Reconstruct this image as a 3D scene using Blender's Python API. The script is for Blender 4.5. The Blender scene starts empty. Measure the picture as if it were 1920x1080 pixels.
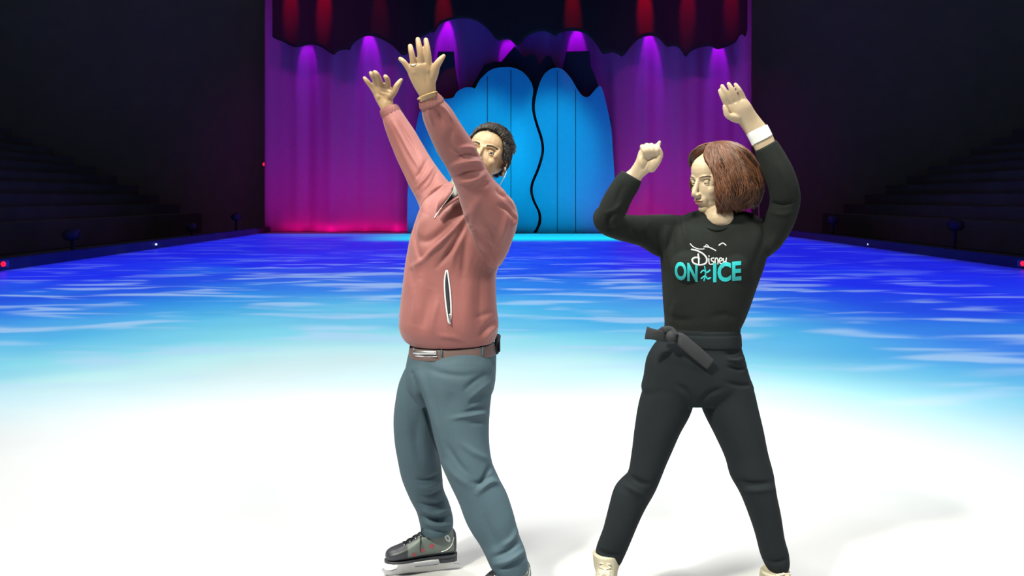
import bpy, bmesh, math, random
import numpy as np
from mathutils import Vector, Matrix, noise
from mathutils.bvhtree import BVHTree
random.seed(7); rng = np.random.default_rng(7)
PI = math.pi
SC = bpy.context.scene
COL = SC.collection

# ------------------------------------------------------------------ camera
F = 1663.0; CAMH = 1.45; HOR = 370.0
cam = bpy.data.cameras.new('camera'); camo = bpy.data.objects.new('camera', cam); COL.objects.link(camo)
camo.location = (0, 0, CAMH); camo.rotation_euler = (PI/2, 0, 0)
cam.sensor_width = 36; cam.lens = F/1920*36; cam.shift_y = -(540-HOR)/1920; cam.clip_end = 300
SC.camera = camo
vs = SC.view_settings; vs.view_transform = 'Standard'; vs.look = 'None'; vs.gamma = 1; vs.use_curve_mapping = False
vs.exposure = 0.0

# ------------------------------------------------------------------ world
w = bpy.data.worlds.new('world'); SC.world = w; w.use_nodes = True
w.node_tree.nodes['Background'].inputs[0].default_value = (0.028, 0.028, 0.027, 1)
w.node_tree.nodes['Background'].inputs[1].default_value = 1.0

# ------------------------------------------------------------------ lights
def spot(name, loc, target, power, color, size, blend=0.5, radius=0.1):
    l = bpy.data.lights.new(name, 'SPOT'); l.energy = power; l.color = color
    l.spot_size = math.radians(size); l.spot_blend = blend; l.shadow_soft_size = radius
    o = bpy.data.objects.new(name, l); COL.objects.link(o); o.location = loc
    d = Vector(target) - Vector(loc)
    o.rotation_euler = d.to_track_quat('-Z', 'Y').to_euler()
    return o

# television lights over the near ice: a ring of soft white spots
POOL = (-0.2, 1.6, 0.0)
for i, (lx, ly, lz, pw) in enumerate([(-5.6, -1.8, 9, 1.0), (5.2, -2.2, 9, .95), (-5.5, 7.5, 9, .75), (5.5, 8, 9, .75), (0, 1.5, 10, 1.5)]):
    spot('television_light', (lx, ly, lz), POOL, 2750*pw, (1.0, 0.985, 0.93), 60 if i != 4 else 58, 0.8, 0.9)
# follow spot on the two skaters, from the upper left of the camera
spot('key_light', (-2.9, -.6, 6.6), (0.15, 3.2, 1.45), 2600, (1.0, 0.97, 0.76), 27, 0.7, 0.25)

# projector above the rink that throws the blue water pattern on the ice
PH, PY = 15.0, 17.0
pl = spot('ice_projector', (0, PY, PH), (0, PY, 0), 1.0, (1, 1, 1), 150, 0.0, 0.05)
pl.rotation_euler = (0, 0, 0)
def build_gobo(l):
    l.use_nodes = True; nt = l.node_tree; N = nt.nodes; L = nt.links
    for n in list(N): N.remove(n)
    out = N.new('ShaderNodeOutputLight'); em = N.new('ShaderNodeEmission'); L.new(em.outputs[0], out.inputs[0])
    tc = N.new('ShaderNodeTexCoord'); sp = N.new('ShaderNodeSeparateXYZ'); L.new(tc.outputs['Normal'], sp.inputs[0])
    def m(op, a, b=None, c=None):
        n = N.new('ShaderNodeMath'); n.operation = op
        for i, v in enumerate([a, b, c]):
            if v is None: continue
            if isinstance(v, (int, float)): n.inputs[i].default_value = v
            else: L.new(v, n.inputs[i])
        return n.outputs[0]
    nz = m('ABSOLUTE', sp.outputs[2])
    nz = m('MAXIMUM', nz, .05)
    fx = m('MULTIPLY', m('DIVIDE', sp.outputs[0], nz), PH)
    fy = m('ADD', m('MULTIPLY', m('DIVIDE', sp.outputs[1], nz), PH), PY)
    cb = N.new('ShaderNodeCombineXYZ'); L.new(fx, cb.inputs[0]); L.new(fy, cb.inputs[1])
    P = cb.outputs[0]
    def smooth(x, a, b):
        n = N.new('ShaderNodeMapRange'); n.interpolation_type = 'SMOOTHSTEP'
        L.new(x, n.inputs[0]); n.inputs[1].default_value = a; n.inputs[2].default_value = b
        return n.outputs[0]
    # low frequency wobble
    nz1 = N.new('ShaderNodeTexNoise'); nz1.inputs['Scale'].default_value = .28; nz1.inputs['Detail'].default_value = 2; L.new(P, nz1.inputs['Vector'])
    wob = m('MULTIPLY', m('SUBTRACT', nz1.outputs[0], .5), 5.0)
    R = m('SQRT', m('ADD', m('POWER', m('MULTIPLY', m('ADD', fx, 1.3), 1.7), 2), m('POWER', m('SUBTRACT', fy, 1.6), 2)))
    Rw = m('ADD', R, wob)
    ramp = N.new('ShaderNodeValToRGB'); L.new(m('DIVIDE', Rw, 24.0), ramp.inputs[0])
    cr = ramp.color_ramp; cr.elements[0].position = 4.0/24; cr.elements[0].color = (.75, .80, .80, 1)
    cr.elements[1].position = 1.0; cr.elements[1].color = (.002, .008, .85, 1)
    for p, c in [(6.6, (.52, .88, .90)), (8.2, (.24, .74, .88)), (10.2, (.09, .52, .87)), (12.6, (.025, .25, .88)), (15.2, (.008, .085, .86)), (18.0, (.003, .022, .95)), (22, (.002, .016, .95))]:
        e = cr.elements.new(p/24); e.color = (*c, 1)
    # leaf shaped flecks of light, two layers
    def flecks(scale, stretch, rot, lo, hi, seed):
        mp = N.new('ShaderNodeMapping'); mp.inputs['Rotation'].default_value = (0, 0, rot); mp.inputs['Scale'].default_value = (scale, scale*stretch, 1)
        mp.inputs['Location'].default_value = (seed, seed*.7, 0)
        L.new(P, mp.inputs[0])
        n = N.new('ShaderNodeTexNoise'); n.inputs['Scale'].default_value = 1; n.inputs['Detail'].default_value = 1.5; n.inputs['Distortion'].default_value = .6
        L.new(mp.outputs[0], n.inputs['Vector'])
        return smooth(n.outputs[0], lo, hi)
    f1 = flecks(.50, 2.6, .30, .54, .70, 3.1); f2 = flecks(.62, 2.4, -.45, .56, .72, 11.3); f3 = flecks(.25, 1.6, .1, .5, .75, 21.0)
    near = m('SUBTRACT', 1.0, smooth(R, 13, 23))
    fl = m('MULTIPLY', m('MINIMUM', m('ADD', f1, f2), 1.0), m('ADD', m('MULTIPLY', near, .8), .10))
    fl = m('MULTIPLY', fl, smooth(R, 4.0, 8.0))
    def mix(fac, a, b, mode='MIX'):
        n = N.new('ShaderNodeMix'); n.data_type = 'RGBA'; n.blend_type = mode
        if isinstance(fac, float): n.inputs[0].default_value = fac
        else: L.new(fac, n.inputs[0])
        for s, v in ((6, a), (7, b)):
            if isinstance(v, tuple): n.inputs[s].default_value = v
            else: L.new(v, n.inputs[s])
        return n.outputs[2]
    c = mix(m('MULTIPLY', m('MULTIPLY', f3, near), .42), ramp.outputs[0], (.02, .36, .85, 1))
    c = mix(m('MULTIPLY', fl, .68), c, (.50, .72, .98, 1))
    # cyan apron in front of the stage doors
    ap = m('MULTIPLY', smooth(fy, 28.5, 31.5), m('SUBTRACT', 1.0, smooth(m('ABSOLUTE', m('ADD', fx, -.3)), 3.2, 6.5)))
    c = mix(ap, c, (.0, 1.0, 1.1, 1))
    ap2 = m('MULTIPLY', smooth(fy, 31, 34), m('SUBTRACT', 1.0, smooth(m('ABSOLUTE', fx), 7.5, 10)))
    c = mix(m('MULTIPLY', ap2, .5), c, (.01, .2, .75, 1))
    # limits of the throw
    msk = m('MULTIPLY', smooth(fy, 3.6, 6.6), m('SUBTRACT', 1.0, smooth(fy, 35.0, 35.7)))
    msk = m('MULTIPLY', msk, m('SUBTRACT', 1.0, smooth(m('ABSOLUTE', fx), 9.4, 10.9)))
    comp = m('DIVIDE', 1.0, m('POWER', nz, 3.0))
    st = m('MULTIPLY', m('MULTIPLY', msk, comp), 2.0*4*PI*PI*PH*PH)
    L.new(c, em.inputs[0]); L.new(st, em.inputs[1])
build_gobo(pl.data)

# stage lights
VD = (.16, .0, 1.0)
for px, pw in [(572, .8), (690, 1.25), (835, 1.5), (953, 1.1), (1083, 1.25), (1222, 1.35), (1352, 1.1)]:
    x = (px-960)*36.6/F
    zt_ = CAMH+(HOR-{572: 84, 690: 68, 835: 45, 953: 74, 1083: 58, 1222: 67, 1352: 88}[px])*37/F
    spot('curtain_downlight', (x, 36.52, zt_+1.25), (x, 36.98, zt_-.5), 330*pw, (.42, .0, 1.0), 25, .5, .03)
    spot('curtain_downlight', (x, 36.30, zt_+2.6), (x, 36.98, zt_-2.2), 260*pw, (.20, .0, 1.0), 26, .9, .03)
for i in range(11):
    x = -9.3+i*1.86
    if abs(x) < 2.2: continue
    spot('magenta_footlight', (x, 33.9, .12), (x, 36.5, 2.4), 68, (1.0, .0, .55), 110, 1.0, .15)
for x in (-9.5, -7, 7, 9.4):
    spot('purple_wash_light', (x, 29, 12.5), (x, 36.5, 6.6), 400, (.55, .02, .72), 58, .9, .3)
for x in (-1.9, 1.4):
    spot('blue_wash_light', (x*.6+.7, 27, 11), ((x*.95+.3) if x > 0 else -1.25, 35.9, 3.3), 3000, (.05, .64, .80), 24, .85, .3)
for x, L_ in ((-6.9, 5.2), (6.6, 5.0)):
    l = bpy.data.lights.new('footlight_strip', 'AREA'); l.shape = 'RECTANGLE'; l.size = L_; l.size_y = .06; l.energy = 9; l.color = (1, 0, .3)
    o = bpy.data.objects.new('footlight_strip', l); COL.objects.link(o); o.location = (x, 36.62, .05); o.rotation_euler = (math.radians(115), 0, 0)
for px, pw, tz in [(545, .7, 9.6), (608, 1.0, 9.5), (712, .16, 9.2), (832, .55, 9.3), (1074, .6, 9.3), (1209, 1.3, 9.4), (1290, .6, 9.5), (1371, .45, 9.6)]:
    x = (px-960)*35.6/F
    spot('red_beam_light', (x, 34.75, 11.9), (x, 35.62, tz-.4), 2400*pw, (1.0, .0, .03), 15, .9, .03)

# ------------------------------------------------------------------ helpers
def P(px, py, d): return np.array([(px-960)*d/F, d, CAMH-(py-HOR)*d/F])

def mat(name, color, rough=.7, metal=0, bump=None, bscale=100, emit=None, estr=1, var=None, spec=.5, sheen=0, coat=0, sss=0):
    m = bpy.data.materials.new(name); m.use_nodes = True; nt = m.node_tree; b = nt.nodes['Principled BSDF']
    b.inputs['Base Color'].default_value = (*color, 1); b.inputs['Roughness'].default_value = rough; b.inputs['Metallic'].default_value = metal
    b.inputs['Specular IOR Level'].default_value = spec; b.inputs['Sheen Weight'].default_value = sheen; b.inputs['Coat Weight'].default_value = coat
    if sss: b.inputs['Subsurface Weight'].default_value = sss; b.inputs['Subsurface Scale'].default_value = .01; b.inputs['Subsurface Radius'].default_value = (1, .4, .2)
    tc = nt.nodes.new('ShaderNodeTexCoord')
    n = nt.nodes.new('ShaderNodeTexNoise'); n.inputs['Scale'].default_value = bscale; n.inputs['Detail'].default_value = 4
    nt.links.new(tc.outputs['Object'], n.inputs['Vector'])
    if bump:
        bp = nt.nodes.new('ShaderNodeBump'); bp.inputs['Strength'].default_value = bump; bp.inputs['Distance'].default_value = .002
        nt.links.new(n.outputs[0], bp.inputs['Height']); nt.links.new(bp.outputs[0], b.inputs['Normal'])
    v = var if var is not None else .12
    n2 = nt.nodes.new('ShaderNodeTexNoise'); n2.inputs['Scale'].default_value = bscale*.25; nt.links.new(tc.outputs['Object'], n2.inputs['Vector'])
    mx = nt.nodes.new('ShaderNodeMix'); mx.data_type = 'RGBA'
    mx.inputs[6].default_value = (*[c*(1-v) for c in color], 1); mx.inputs[7].default_value = (*[min(1, c*(1+v)) for c in color], 1)
    nt.links.new(n2.outputs[0], mx.inputs[0]); nt.links.new(mx.outputs[2], b.inputs['Base Color'])
    if emit: b.inputs['Emission Color'].default_value = (*emit, 1); b.inputs['Emission Strength'].default_value = estr
    return m

def setprops(o, label=None, cat=None, group=None, kind=None):
    if label: o['label'] = label
    if cat: o['category'] = cat
    if group: o['group'] = group
    if kind: o['kind'] = kind
    return o
def empty(name, loc, label, cat, group=None):
    o = bpy.data.objects.new(name, None); COL.objects.link(o); o.location = loc; o.empty_display_size = .1
    return setprops(o, label, cat, group)
def worldloc(o):
    v = Vector((0, 0, 0))
    while o: v += Vector(o.location); o = o.parent
    return v
def link_mesh(name, me, mats, parent=None, smooth=True, label=None):
    """me is in world coordinates; the object is placed at its parent's origin"""
    o = bpy.data.objects.new(name, me); COL.objects.link(o)
    for m in (mats if isinstance(mats, (list, tuple)) else [mats]): me.materials.append(m)
    if parent:
        o.parent = parent; me.transform(Matrix.Translation(-worldloc(parent)))
    if smooth: me.polygons.foreach_set('use_smooth', [True]*len(me.polygons))
    if label: o['label'] = label
    me.update()
    return o

class MB:
    """collects closed shapes into one mesh"""
    def __init__(s): s.v = []; s.f = []; s.mi = []; s.cur = 0
    def add(s, verts, faces, mi=None):
        b = len(s.v); s.v.extend([tuple(map(float, p)) for p in verts]); s.f.extend([tuple(b+i for i in f) for f in faces])
        s.mi.extend([s.cur if mi is None else mi]*len(faces)); return s
    def grid_tube(s, rings, cap=True, mi=None):
        n = len(rings[0]); vs_ = [p for r in rings for p in r]; fs = []
        for i in range(len(rings)-1):
            for j in range(n):
                k = (j+1) % n; fs.append((i*n+j, i*n+k, (i+1)*n+k, (i+1)*n+j))
        if cap:
            fs.append(tuple(range(n-1, -1, -1))); fs.append(tuple((len(rings)-1)*n+j for j in range(n)))
        return s.add(vs_, fs, mi)
    def loft(s, rings, sub=6, seg=32, exp=2.0, shrink=1.0, mi=None, cap=True):
        """rings: (lx,ly,rx,ry,depth,dy) silhouettes traced at their own depth; dy = half thickness"""
        C, A, D = [], [], []
        for r in rings:
            l = P(r[0], r[1], r[4]); q = P(r[2], r[3], r[4])
            C.append((l+q)/2); A.append((q-l)/2*shrink); D.append(r[5]*shrink)
        C, A, D = np.array(C), np.array(A), np.array(D)[:, None]
        X = np.hstack([C, A, D]); X = catmull(X, sub)
        out = []
        T = np.gradient(X[:, :3], axis=0)
        for i in range(len(X)):
            c, a, dy = X[i, :3], X[i, 3:6], X[i, 6]
            t = T[i]/(np.linalg.norm(T[i])+1e-9)
            bvec = np.cross(a, t); bvec /= (np.linalg.norm(bvec)+1e-9)
            if bvec[1] < 0: bvec = -bvec
            ring = []
            for j in range(seg):
                th = 2*PI*j/seg; co, si = math.cos(th), math.sin(th)
                ring.append(c + a*math.copysign(abs(co)**(2/exp), co) + bvec*dy*math.copysign(abs(si)**(2/exp), si))
            out.append(ring)
        return s.grid_tube(out, cap, mi)
    def tube(s, pts, rad, seg=10, sub=1, round_=True, mi=None, flat=None):
        pts = np.array(pts, float); rad = np.array([rad]*len(pts) if np.isscalar(rad) else rad, float)
        if sub > 1:
            X = catmull(np.hstack([pts, rad[:, None]]), sub); pts, rad = X[:, :3], X[:, 3]
        if round_:
            t0 = pts[0]-pts[1]; t0 /= np.linalg.norm(t0)+1e-9; t1 = pts[-1]-pts[-2]; t1 /= np.linalg.norm(t1)+1e-9
            a0 = [(pts[0]+t0*rad[0]*math.sin(k), rad[0]*math.cos(k)) for k in (1.45, 1.0, .5)]
            a1 = [(pts[-1]+t1*rad[-1]*math.sin(k), rad[-1]*math.cos(k)) for k in (.5, 1.0, 1.45)]
            pts = np.array([p for p, _ in a0]+list(pts)+[p for p, _ in a1]); rad = np.array([r for _, r in a0]+list(rad)+[r for _, r in a1])
        T = np.gradient(pts, axis=0); T /= (np.linalg.norm(T, axis=1)[:, None]+1e-9)
        u = np.cross(T[0], [0, 1, 0.13]);
        if np.linalg.norm(u) < .1: u = np.cross(T[0], [1, 0, 0])
        rings = []
        for i in range(len(pts)):
            u = u-T[i]*np.dot(u, T[i]); u /= np.linalg.norm(u)+1e-9; v = np.cross(T[i], u)
            fl = 1 if flat is None else flat
            rings.append([pts[i]+rad[i]*(u*math.cos(2*PI*j/seg)+v*fl*math.sin(2*PI*j/seg)) for j in range(seg)])
        return s.grid_tube(rings, True, mi)
    def ell(s, c, r, M=None, seg=20, mi=None):
        rings = []
        nlat = seg//2
        vs_ = []; fs = []
        for i in range(1, nlat):
            ph = PI*i/nlat
            for j in range(seg):
                th = 2*PI*j/seg
                vs_.append((c[0]+r[0]*math.sin(ph)*math.cos(th), c[1]+r[1]*math.sin(ph)*math.sin(th), c[2]+r[2]*math.cos(ph)))
        top = len(vs_); vs_.append((c[0], c[1], c[2]+r[2])); bot = top+1; vs_.append((c[0], c[1], c[2]-r[2]))
        for i in range(nlat-2):
            for j in range(seg):
                k = (j+1) % seg; fs.append((i*seg+j, (i+1)*seg+j, (i+1)*seg+k, i*seg+k))
        for j in range(seg):
            k = (j+1) % seg; fs.append((top, j, k)); fs.append((bot, (nlat-2)*seg+k, (nlat-2)*seg+j))
        if M is not None: vs_ = [tuple(M @ Vector(p)) for p in vs_]
        return s.add(vs_, fs, mi)
    def box(s, c, h, M=None, mi=None):
        vs_ = [(c[0]+sx*h[0], c[1]+sy*h[1], c[2]+sz*h[2]) for sx in (-1, 1) for sy in (-1, 1) for sz in (-1, 1)]
        if M is not None: vs_ = [tuple(M @ Vector(p)) for p in vs_]
        return s.add(vs_, [(0, 1, 3, 2), (4, 6, 7, 5), (0, 4, 5, 1), (2, 3, 7, 6), (0, 2, 6, 4), (1, 5, 7, 3)], mi)
    def xform(s, M, start=0):
        s.v[start:] = [tuple(M @ Vector(p)) for p in s.v[start:]]; return s
    def mesh(s, name='m', bevel=0):
        me = bpy.data.meshes.new(name); me.from_pydata(s.v, [], s.f)
        bm = bmesh.new(); bm.from_mesh(me)
        for f, i in zip(bm.faces, s.mi): f.material_index = i
        bmesh.ops.recalc_face_normals(bm, faces=bm.faces)
        if bevel: bmesh.ops.bevel(bm, geom=[e for e in bm.edges if len(e.link_faces) == 2 and e.calc_face_angle(0) > .6], offset=bevel, segments=2, affect='EDGES')
        bm.to_mesh(me); bm.free(); return me
    def build(s, name, mats, parent=None, smooth=True, label=None, bevel=0):
        return link_mesh(name, s.mesh(name, bevel), mats, parent, smooth, label)

def catmull(X, sub):
    n = len(X); out = []
    for i in range(n-1):
        p0, p1, p2, p3 = X[max(i-1, 0)], X[i], X[i+1], X[min(i+2, n-1)]
        for k in range(sub):
            t = k/sub
            out.append(.5*((2*p1)+(-p0+p2)*t+(2*p0-5*p1+4*p2-p3)*t*t+(-p0+3*p1-3*p2+p3)*t**3))
    out.append(X[-1]); return np.array(out)

def remesh(mb, voxel, smooth=3, fac=.5):
    me = mb.mesh('tmp'); o = bpy.data.objects.new('tmp', me); COL.objects.link(o)
    r = o.modifiers.new('r', 'REMESH'); r.mode = 'VOXEL'; r.voxel_size = voxel; r.adaptivity = 0
    if smooth:
        sm = o.modifiers.new('s', 'SMOOTH'); sm.iterations = smooth; sm.factor = fac
    dg = bpy.context.evaluated_depsgraph_get(); ev = o.evaluated_get(dg)
    res = bpy.data.meshes.new_from_object(ev); bpy.data.objects.remove(o); bpy.data.meshes.remove(me)
    return res
def get_vn(me):
    n = len(me.vertices); v = np.empty(n*3); me.vertices.foreach_get('co', v); nn = np.empty(n*3)
    me.vertex_normals.foreach_get('vector', nn); return v.reshape(-1, 3), nn.reshape(-1, 3)
def set_v(me, v): me.vertices.foreach_set('co', v.reshape(-1)); me.update()

def folds(me, strokes, front_only=True):
    """press creases (negative depth) and raise ridges in the cloth; strokes: (points px, width px, depth m)"""
    v, n = get_vn(me)
    px = 960+v[:, 0]/v[:, 1]*F; py = HOR+(CAMH-v[:, 2])/v[:, 1]*F
    fr = np.clip(-n[:, 1]*1.6+.25, 0, 1) if front_only else 1
    disp = np.zeros(len(v))
    for pts, wd, dep in strokes:
        pts = catmull(np.array(pts, float), 4); seglen = np.linalg.norm(np.diff(pts, axis=0), axis=1); tot = seglen.sum(); acc = 0
        best = np.full(len(v), 1e9); tt = np.zeros(len(v))
        for i in range(len(pts)-1):
            a, b = pts[i], pts[i+1]; ab = b-a; L2 = max((ab**2).sum(), 1e-6)
            t = np.clip(((px-a[0])*ab[0]+(py-a[1])*ab[1])/L2, 0, 1)
            dd = np.hypot(px-a[0]-t*ab[0], py-a[1]-t*ab[1]); m = dd < best
            best[m] = dd[m]; tt[m] = (acc+t[m]*seglen[i])/tot; acc += seglen[i]
        taper = np.clip(np.sin(np.clip(tt, 0.03, .97)*PI), 0, 1)**.6
        disp += 1.45*dep*taper*np.exp(-(best/wd)**2)
    set_v(me, v+n*(disp*fr)[:, None])
def wrinkle(me, amp, scale, stretch=(1, 1, 1), seed=0):
    v, n = get_vn(me); st = np.array(stretch)
    d = np.array([noise.noise(Vector(p*st*scale+seed))+.5*noise.noise(Vector(p*st*scale*2.3+seed+9)) for p in v])
    set_v(me, v+n*(d*amp)[:, None])

# ------------------------------------------------------------------ setting
def ice_mat():
    m = bpy.data.materials.new('ice'); m.use_nodes = True; nt = m.node_tree; b = nt.nodes['Principled BSDF']
    b.inputs['Base Color'].default_value = (.50, .51, .52, 1); b.inputs['Specular IOR Level'].default_value = .07
    tc = nt.nodes.new('ShaderNodeTexCoord'); n = nt.nodes.new('ShaderNodeTexNoise'); n.inputs['Scale'].default_value = 1.3; n.inputs['Detail'].default_value = 5
    nt.links.new(tc.outputs['Object'], n.inputs['Vector'])
    r = nt.nodes.new('ShaderNodeMapRange'); r.inputs[3].default_value = .30; r.inputs[4].default_value = .5; nt.links.new(n.outputs[0], r.inputs[0]); nt.links.new(r.outputs[0], b.inputs['Roughness'])
    mp = nt.nodes.new('ShaderNodeMapping'); mp.inputs['Scale'].default_value = (1, 6, 1); mp.inputs['Rotation'].default_value = (0, 0, .6)
    nt.links.new(tc.outputs['Object'], mp.inputs[0]); n2 = nt.nodes.new('ShaderNodeTexNoise'); n2.inputs['Scale'].default_value = 3; nt.links.new(mp.outputs[0], n2.inputs['Vector'])
    bp = nt.nodes.new('ShaderNodeBump'); bp.inputs['Strength'].default_value = .12; bp.inputs['Distance'].default_value = .01
    nt.links.new(n2.outputs[0], bp.inputs['Height']); nt.links.new(bp.outputs[0], b.inputs['Normal'])
    return m
M_ice = ice_mat()
M_black = mat('black_paint', (.30, .30, .27), .8, bscale=4)
M_arena = mat('dark_concrete', (.2, .19, .2), .9, bscale=2, var=.3)
M_kerb = mat('dark_kerb', (.035, .04, .06), .6, bscale=3)
def rect(name, c, h, m, kind='structure'):
    o = MB().box((0, 0, 0), h).build(name, m, smooth=False); o.location = c; o['kind'] = kind; return o
XL, XR, YF = -10.05, 10.35, 35.9
rect('floor', ((XL+XR)/2, 15.5, -.10), ((XR-XL)/2, 21.5, .10), M_ice)
rect('arena_slab', (0, 18, -.36), (34, 30, .14), M_arena)
rect('trim_1', (XL-.12, 15.5, .06), (.12, 21.5, .16), M_kerb)
rect('trim_2', (XR+.12, 15.5, .06), (.12, 21.5, .16), M_kerb)
rect('wall_back', (0, 44, 7), (34, .2, 8), M_black)
rect('wall_left', (-33, 18, 7), (.2, 29, 8), M_black)
rect('wall_right', (33, 18, 7), (.2, 29, 8), M_black)
for sx, nm in ((-1, 'left'), (1, 'right')):
    mb = MB()
    for k in range(14):
        mb.box((sx*(15.2+k*1.0), 18, .25+k*.22), (.5, 24, .45+k*.22))
    o = mb.build('seating_tier_'+nm, M_arena, smooth=False); o['kind'] = 'structure'

# ------------------------------------------------------------------ stage
def drape_mat(name, col, rough=.75):
    m = mat(name, col, rough, bump=.3, bscale=30, var=.05, sheen=.0, spec=.15); return m
M_curtain = drape_mat('pale_drape', (.62, .16, .50))
M_valance = drape_mat('black_velour', (.05, .028, .03))
M_door = drape_mat('blue_cloth', (.06, .62, .95))
M_flat = mat('navy_scenery', (.02, .022, .045), .8, bscale=4)

def interp_poly(pts):
    xs = [p[0] for p in pts]; ys = [p[1] for p in pts]
    return lambda x: float(np.interp(x, xs, ys))
def fold_y(x, amp=.16, seed=0, k=1.0):
    return amp*(math.sin(x*2.1*k+seed)+.6*math.sin(x*4.7*k+seed*2+math.sin(x*1.3))+.35*math.sin(x*9.1*k+seed*3))

def curtain(name, x0, x1, y, zt, zb, mt, amp, seed, n=360, label=None, cat='curtain', thick=.03, k=1.0):
    """zb: function of px-less world x -> bottom height"""
    vs_, fs = [], []; nr = 26
    for i in range(n+1):
        x = x0+(x1-x0)*i/n; b = zb(x)
        for j in range(nr+1):
            z = b+(zt-b)*j/nr; yy = y+fold_y(x, amp, seed, k)*(1-.25*j/nr)
            vs_.append((x, yy, z))
    N0 = len(vs_)
    for (x, yy, z) in list(vs_): vs_.append((x, yy+thick, z))
    for i in range(n):
        for j in range(nr):
            a = i*(nr+1)+j; bq = a+nr+1
            fs.append((a, bq, bq+1, a+1)); fs.append((N0+a, N0+a+1, N0+bq+1, N0+bq))
    for i in range(n):
        a = i*(nr+1); bq = a+nr+1; fs.append((a, N0+a, N0+bq, bq)); a += nr; bq += nr; fs.append((a, bq, N0+bq, N0+a))
    for j in range(nr):
        fs.append((j, j+1, N0+j+1, N0+j)); a = n*(nr+1)+j; fs.append((a, N0+a, N0+a+1, a+1))
    o = MB().add([(p[0], p[1]-y, p[2]) for p in vs_], fs).build(name, mt); o.location = (0, y, 0)
    return setprops(o, label, cat)
CD = 37.0   # distance of the big curtain
X = lambda px, d: (px-960)*d/F
Z = lambda py, d: CAMH-(py-HOR)*d/F
curtain('stage_curtain', X(498, CD), X(1409, CD), CD, 12.2, lambda x: .02, M_curtain, .10, 1.3, 420,
        'tall pale drape at the back of the ice, lit purple above and magenta below', 'curtain')
VP = [(500, 40), (510, 68), (530, 78), (548, 87), (560, 88), (575, 84), (590, 84), (605, 90), (620, 100), (627, 103), (635, 96), (650, 93), (656, 94), (660, 85), (670, 75), (685, 68), (700, 68), (715, 73), (735, 85), (748, 98), (755, 104), (765, 100), (775, 92), (785, 75), (805, 62), (815, 60), (825, 45), (845, 37), (870, 34), (895, 40), (915, 55), (928, 72), (937, 76), (945, 74), (955, 74), (962, 79), (968, 84), (972, 85), (978, 80), (985, 70), (1000, 62), (1020, 58), (1035, 64), (1042, 68), (1050, 62), (1070, 58), (1090, 60), (1105, 68), (1120, 85), (1130, 100), (1140, 100), (1150, 98), (1160, 102), (1167, 106), (1175, 98), (1185, 85), (1200, 72), (1220, 67), (1235, 72), (1250, 87), (1262, 86), (1272, 88), (1280, 97), (1286, 106), (1295, 97), (1310, 90), (1330, 87), (1345, 92), (1362, 88), (1378, 80), (1386, 68), (1392, 64), (1398, 68), (1402, 55)]
VDp = 35.62
vf = interp_poly([(X(a, VDp), Z(b, VDp)) for a, b in catmull(np.array(VP, float), 5)])
curtain('scalloped_valance', X(511, VDp), X(1402, VDp), VDp, 12.2, vf, M_valance, .035, .4, 1100,
        'black cloud-edged valance hanging across the top of the stage with red light beams on it', 'valance')

def prism(name, pts, d, thick, mt, parent=None, label=None, cat=None, wav=0, cuts=0):
    """outline given as seen from the rink, built at distance d with real thickness"""
    bm = bmesh.new(); vv = [bm.verts.new((X(a, d), -thick/2, Z(b, d))) for a, b in pts]
    f = bm.faces.new(vv)
    r = bmesh.ops.extrude_face_region(bm, geom=[f]); bmesh.ops.translate(bm, vec=(0, thick, 0), verts=[e for e in r['geom'] if isinstance(e, bmesh.types.BMVert)])
    bmesh.ops.triangulate(bm, faces=bm.faces); bmesh.ops.recalc_face_normals(bm, faces=bm.faces)
    if cuts:
        xs = np.arange(min(v.co.x for v in bm.verts), max(v.co.x for v in bm.verts), cuts)
        for x in xs[1:]:
            bmesh.ops.bisect_plane(bm, geom=bm.verts[:]+bm.edges[:]+bm.faces[:], plane_co=(x, 0, 0), plane_no=(1, 0, 0))
        for v in bm.verts: v.co.y += fold_y(v.co.x, wav, 2.2, 1.6)
    me = bpy.data.meshes.new(name); bm.to_mesh(me); bm.free()
    o = bpy.data.objects.new(name, me); COL.objects.link(o); me.materials.append(mt); o.location = (0, d, 0)
    if parent: o.parent = parent; o.location = (0, 0, 0)
    if cuts:
        me.polygons.foreach_set('use_smooth', [True]*len(me.polygons)); 
        md = o.modifiers.new('e', 'EDGE_SPLIT'); md.split_angle = .6
    return setprops(o, label, cat)
def smooth_outline(pts, sub=4): return [tuple(p) for p in catmull(np.array(pts, float), sub)]
DD = 35.9
seamL = [(1000, 170), (997, 195), (999, 215), (1005, 237), (1013, 262), (1015, 285), (1007, 315), (996, 342), (994, 360), (999, 378), (1009, 400), (1008, 420), (998, 440)]
left_top = [(764, 440), (764, 390), (766, 340), (772, 290), (780, 240), (787, 210), (800, 198), (815, 192), (835, 186), (850, 183), (857, 172), (872, 164), (885, 164), (891, 166), (900, 150), (915, 135), (930, 128), (955, 126), (975, 132), (987, 142), (997, 157)]
prism('stage_door', smooth_outline(left_top, 3)+smooth_outline(seamL, 4), DD, .10, M_door, label='left leaf of the blue cloud-topped stage door, behind the man', cat='stage door', wav=.028, cuts=.16)
seamR = [(1004, 440), (1014, 420), (1014, 400), (1004, 378), (999, 360), (1001, 343), (1012, 316), (1020, 286), (1018, 261), (1010, 236), (1004, 214), (1003, 195), (1007, 172)]
right_top = [(1012, 155), (1020, 140), (1032, 130), (1045, 127), (1057, 132), (1070, 147), (1082, 167), (1092, 180), (1102, 182), (1110, 175), (1120, 164), (1127, 163), (1133, 180), (1140, 210), (1146, 240), (1150, 300), (1154, 370), (1156, 440)]
prism('stage_door', smooth_outline(seamR, 4)+smooth_outline(right_top, 3), DD, .10, M_door, label='right leaf of the blue cloud-topped stage door, right of the wavy gap', cat='stage door', wav=.028, cuts=.16)
FD = 36.25
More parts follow.
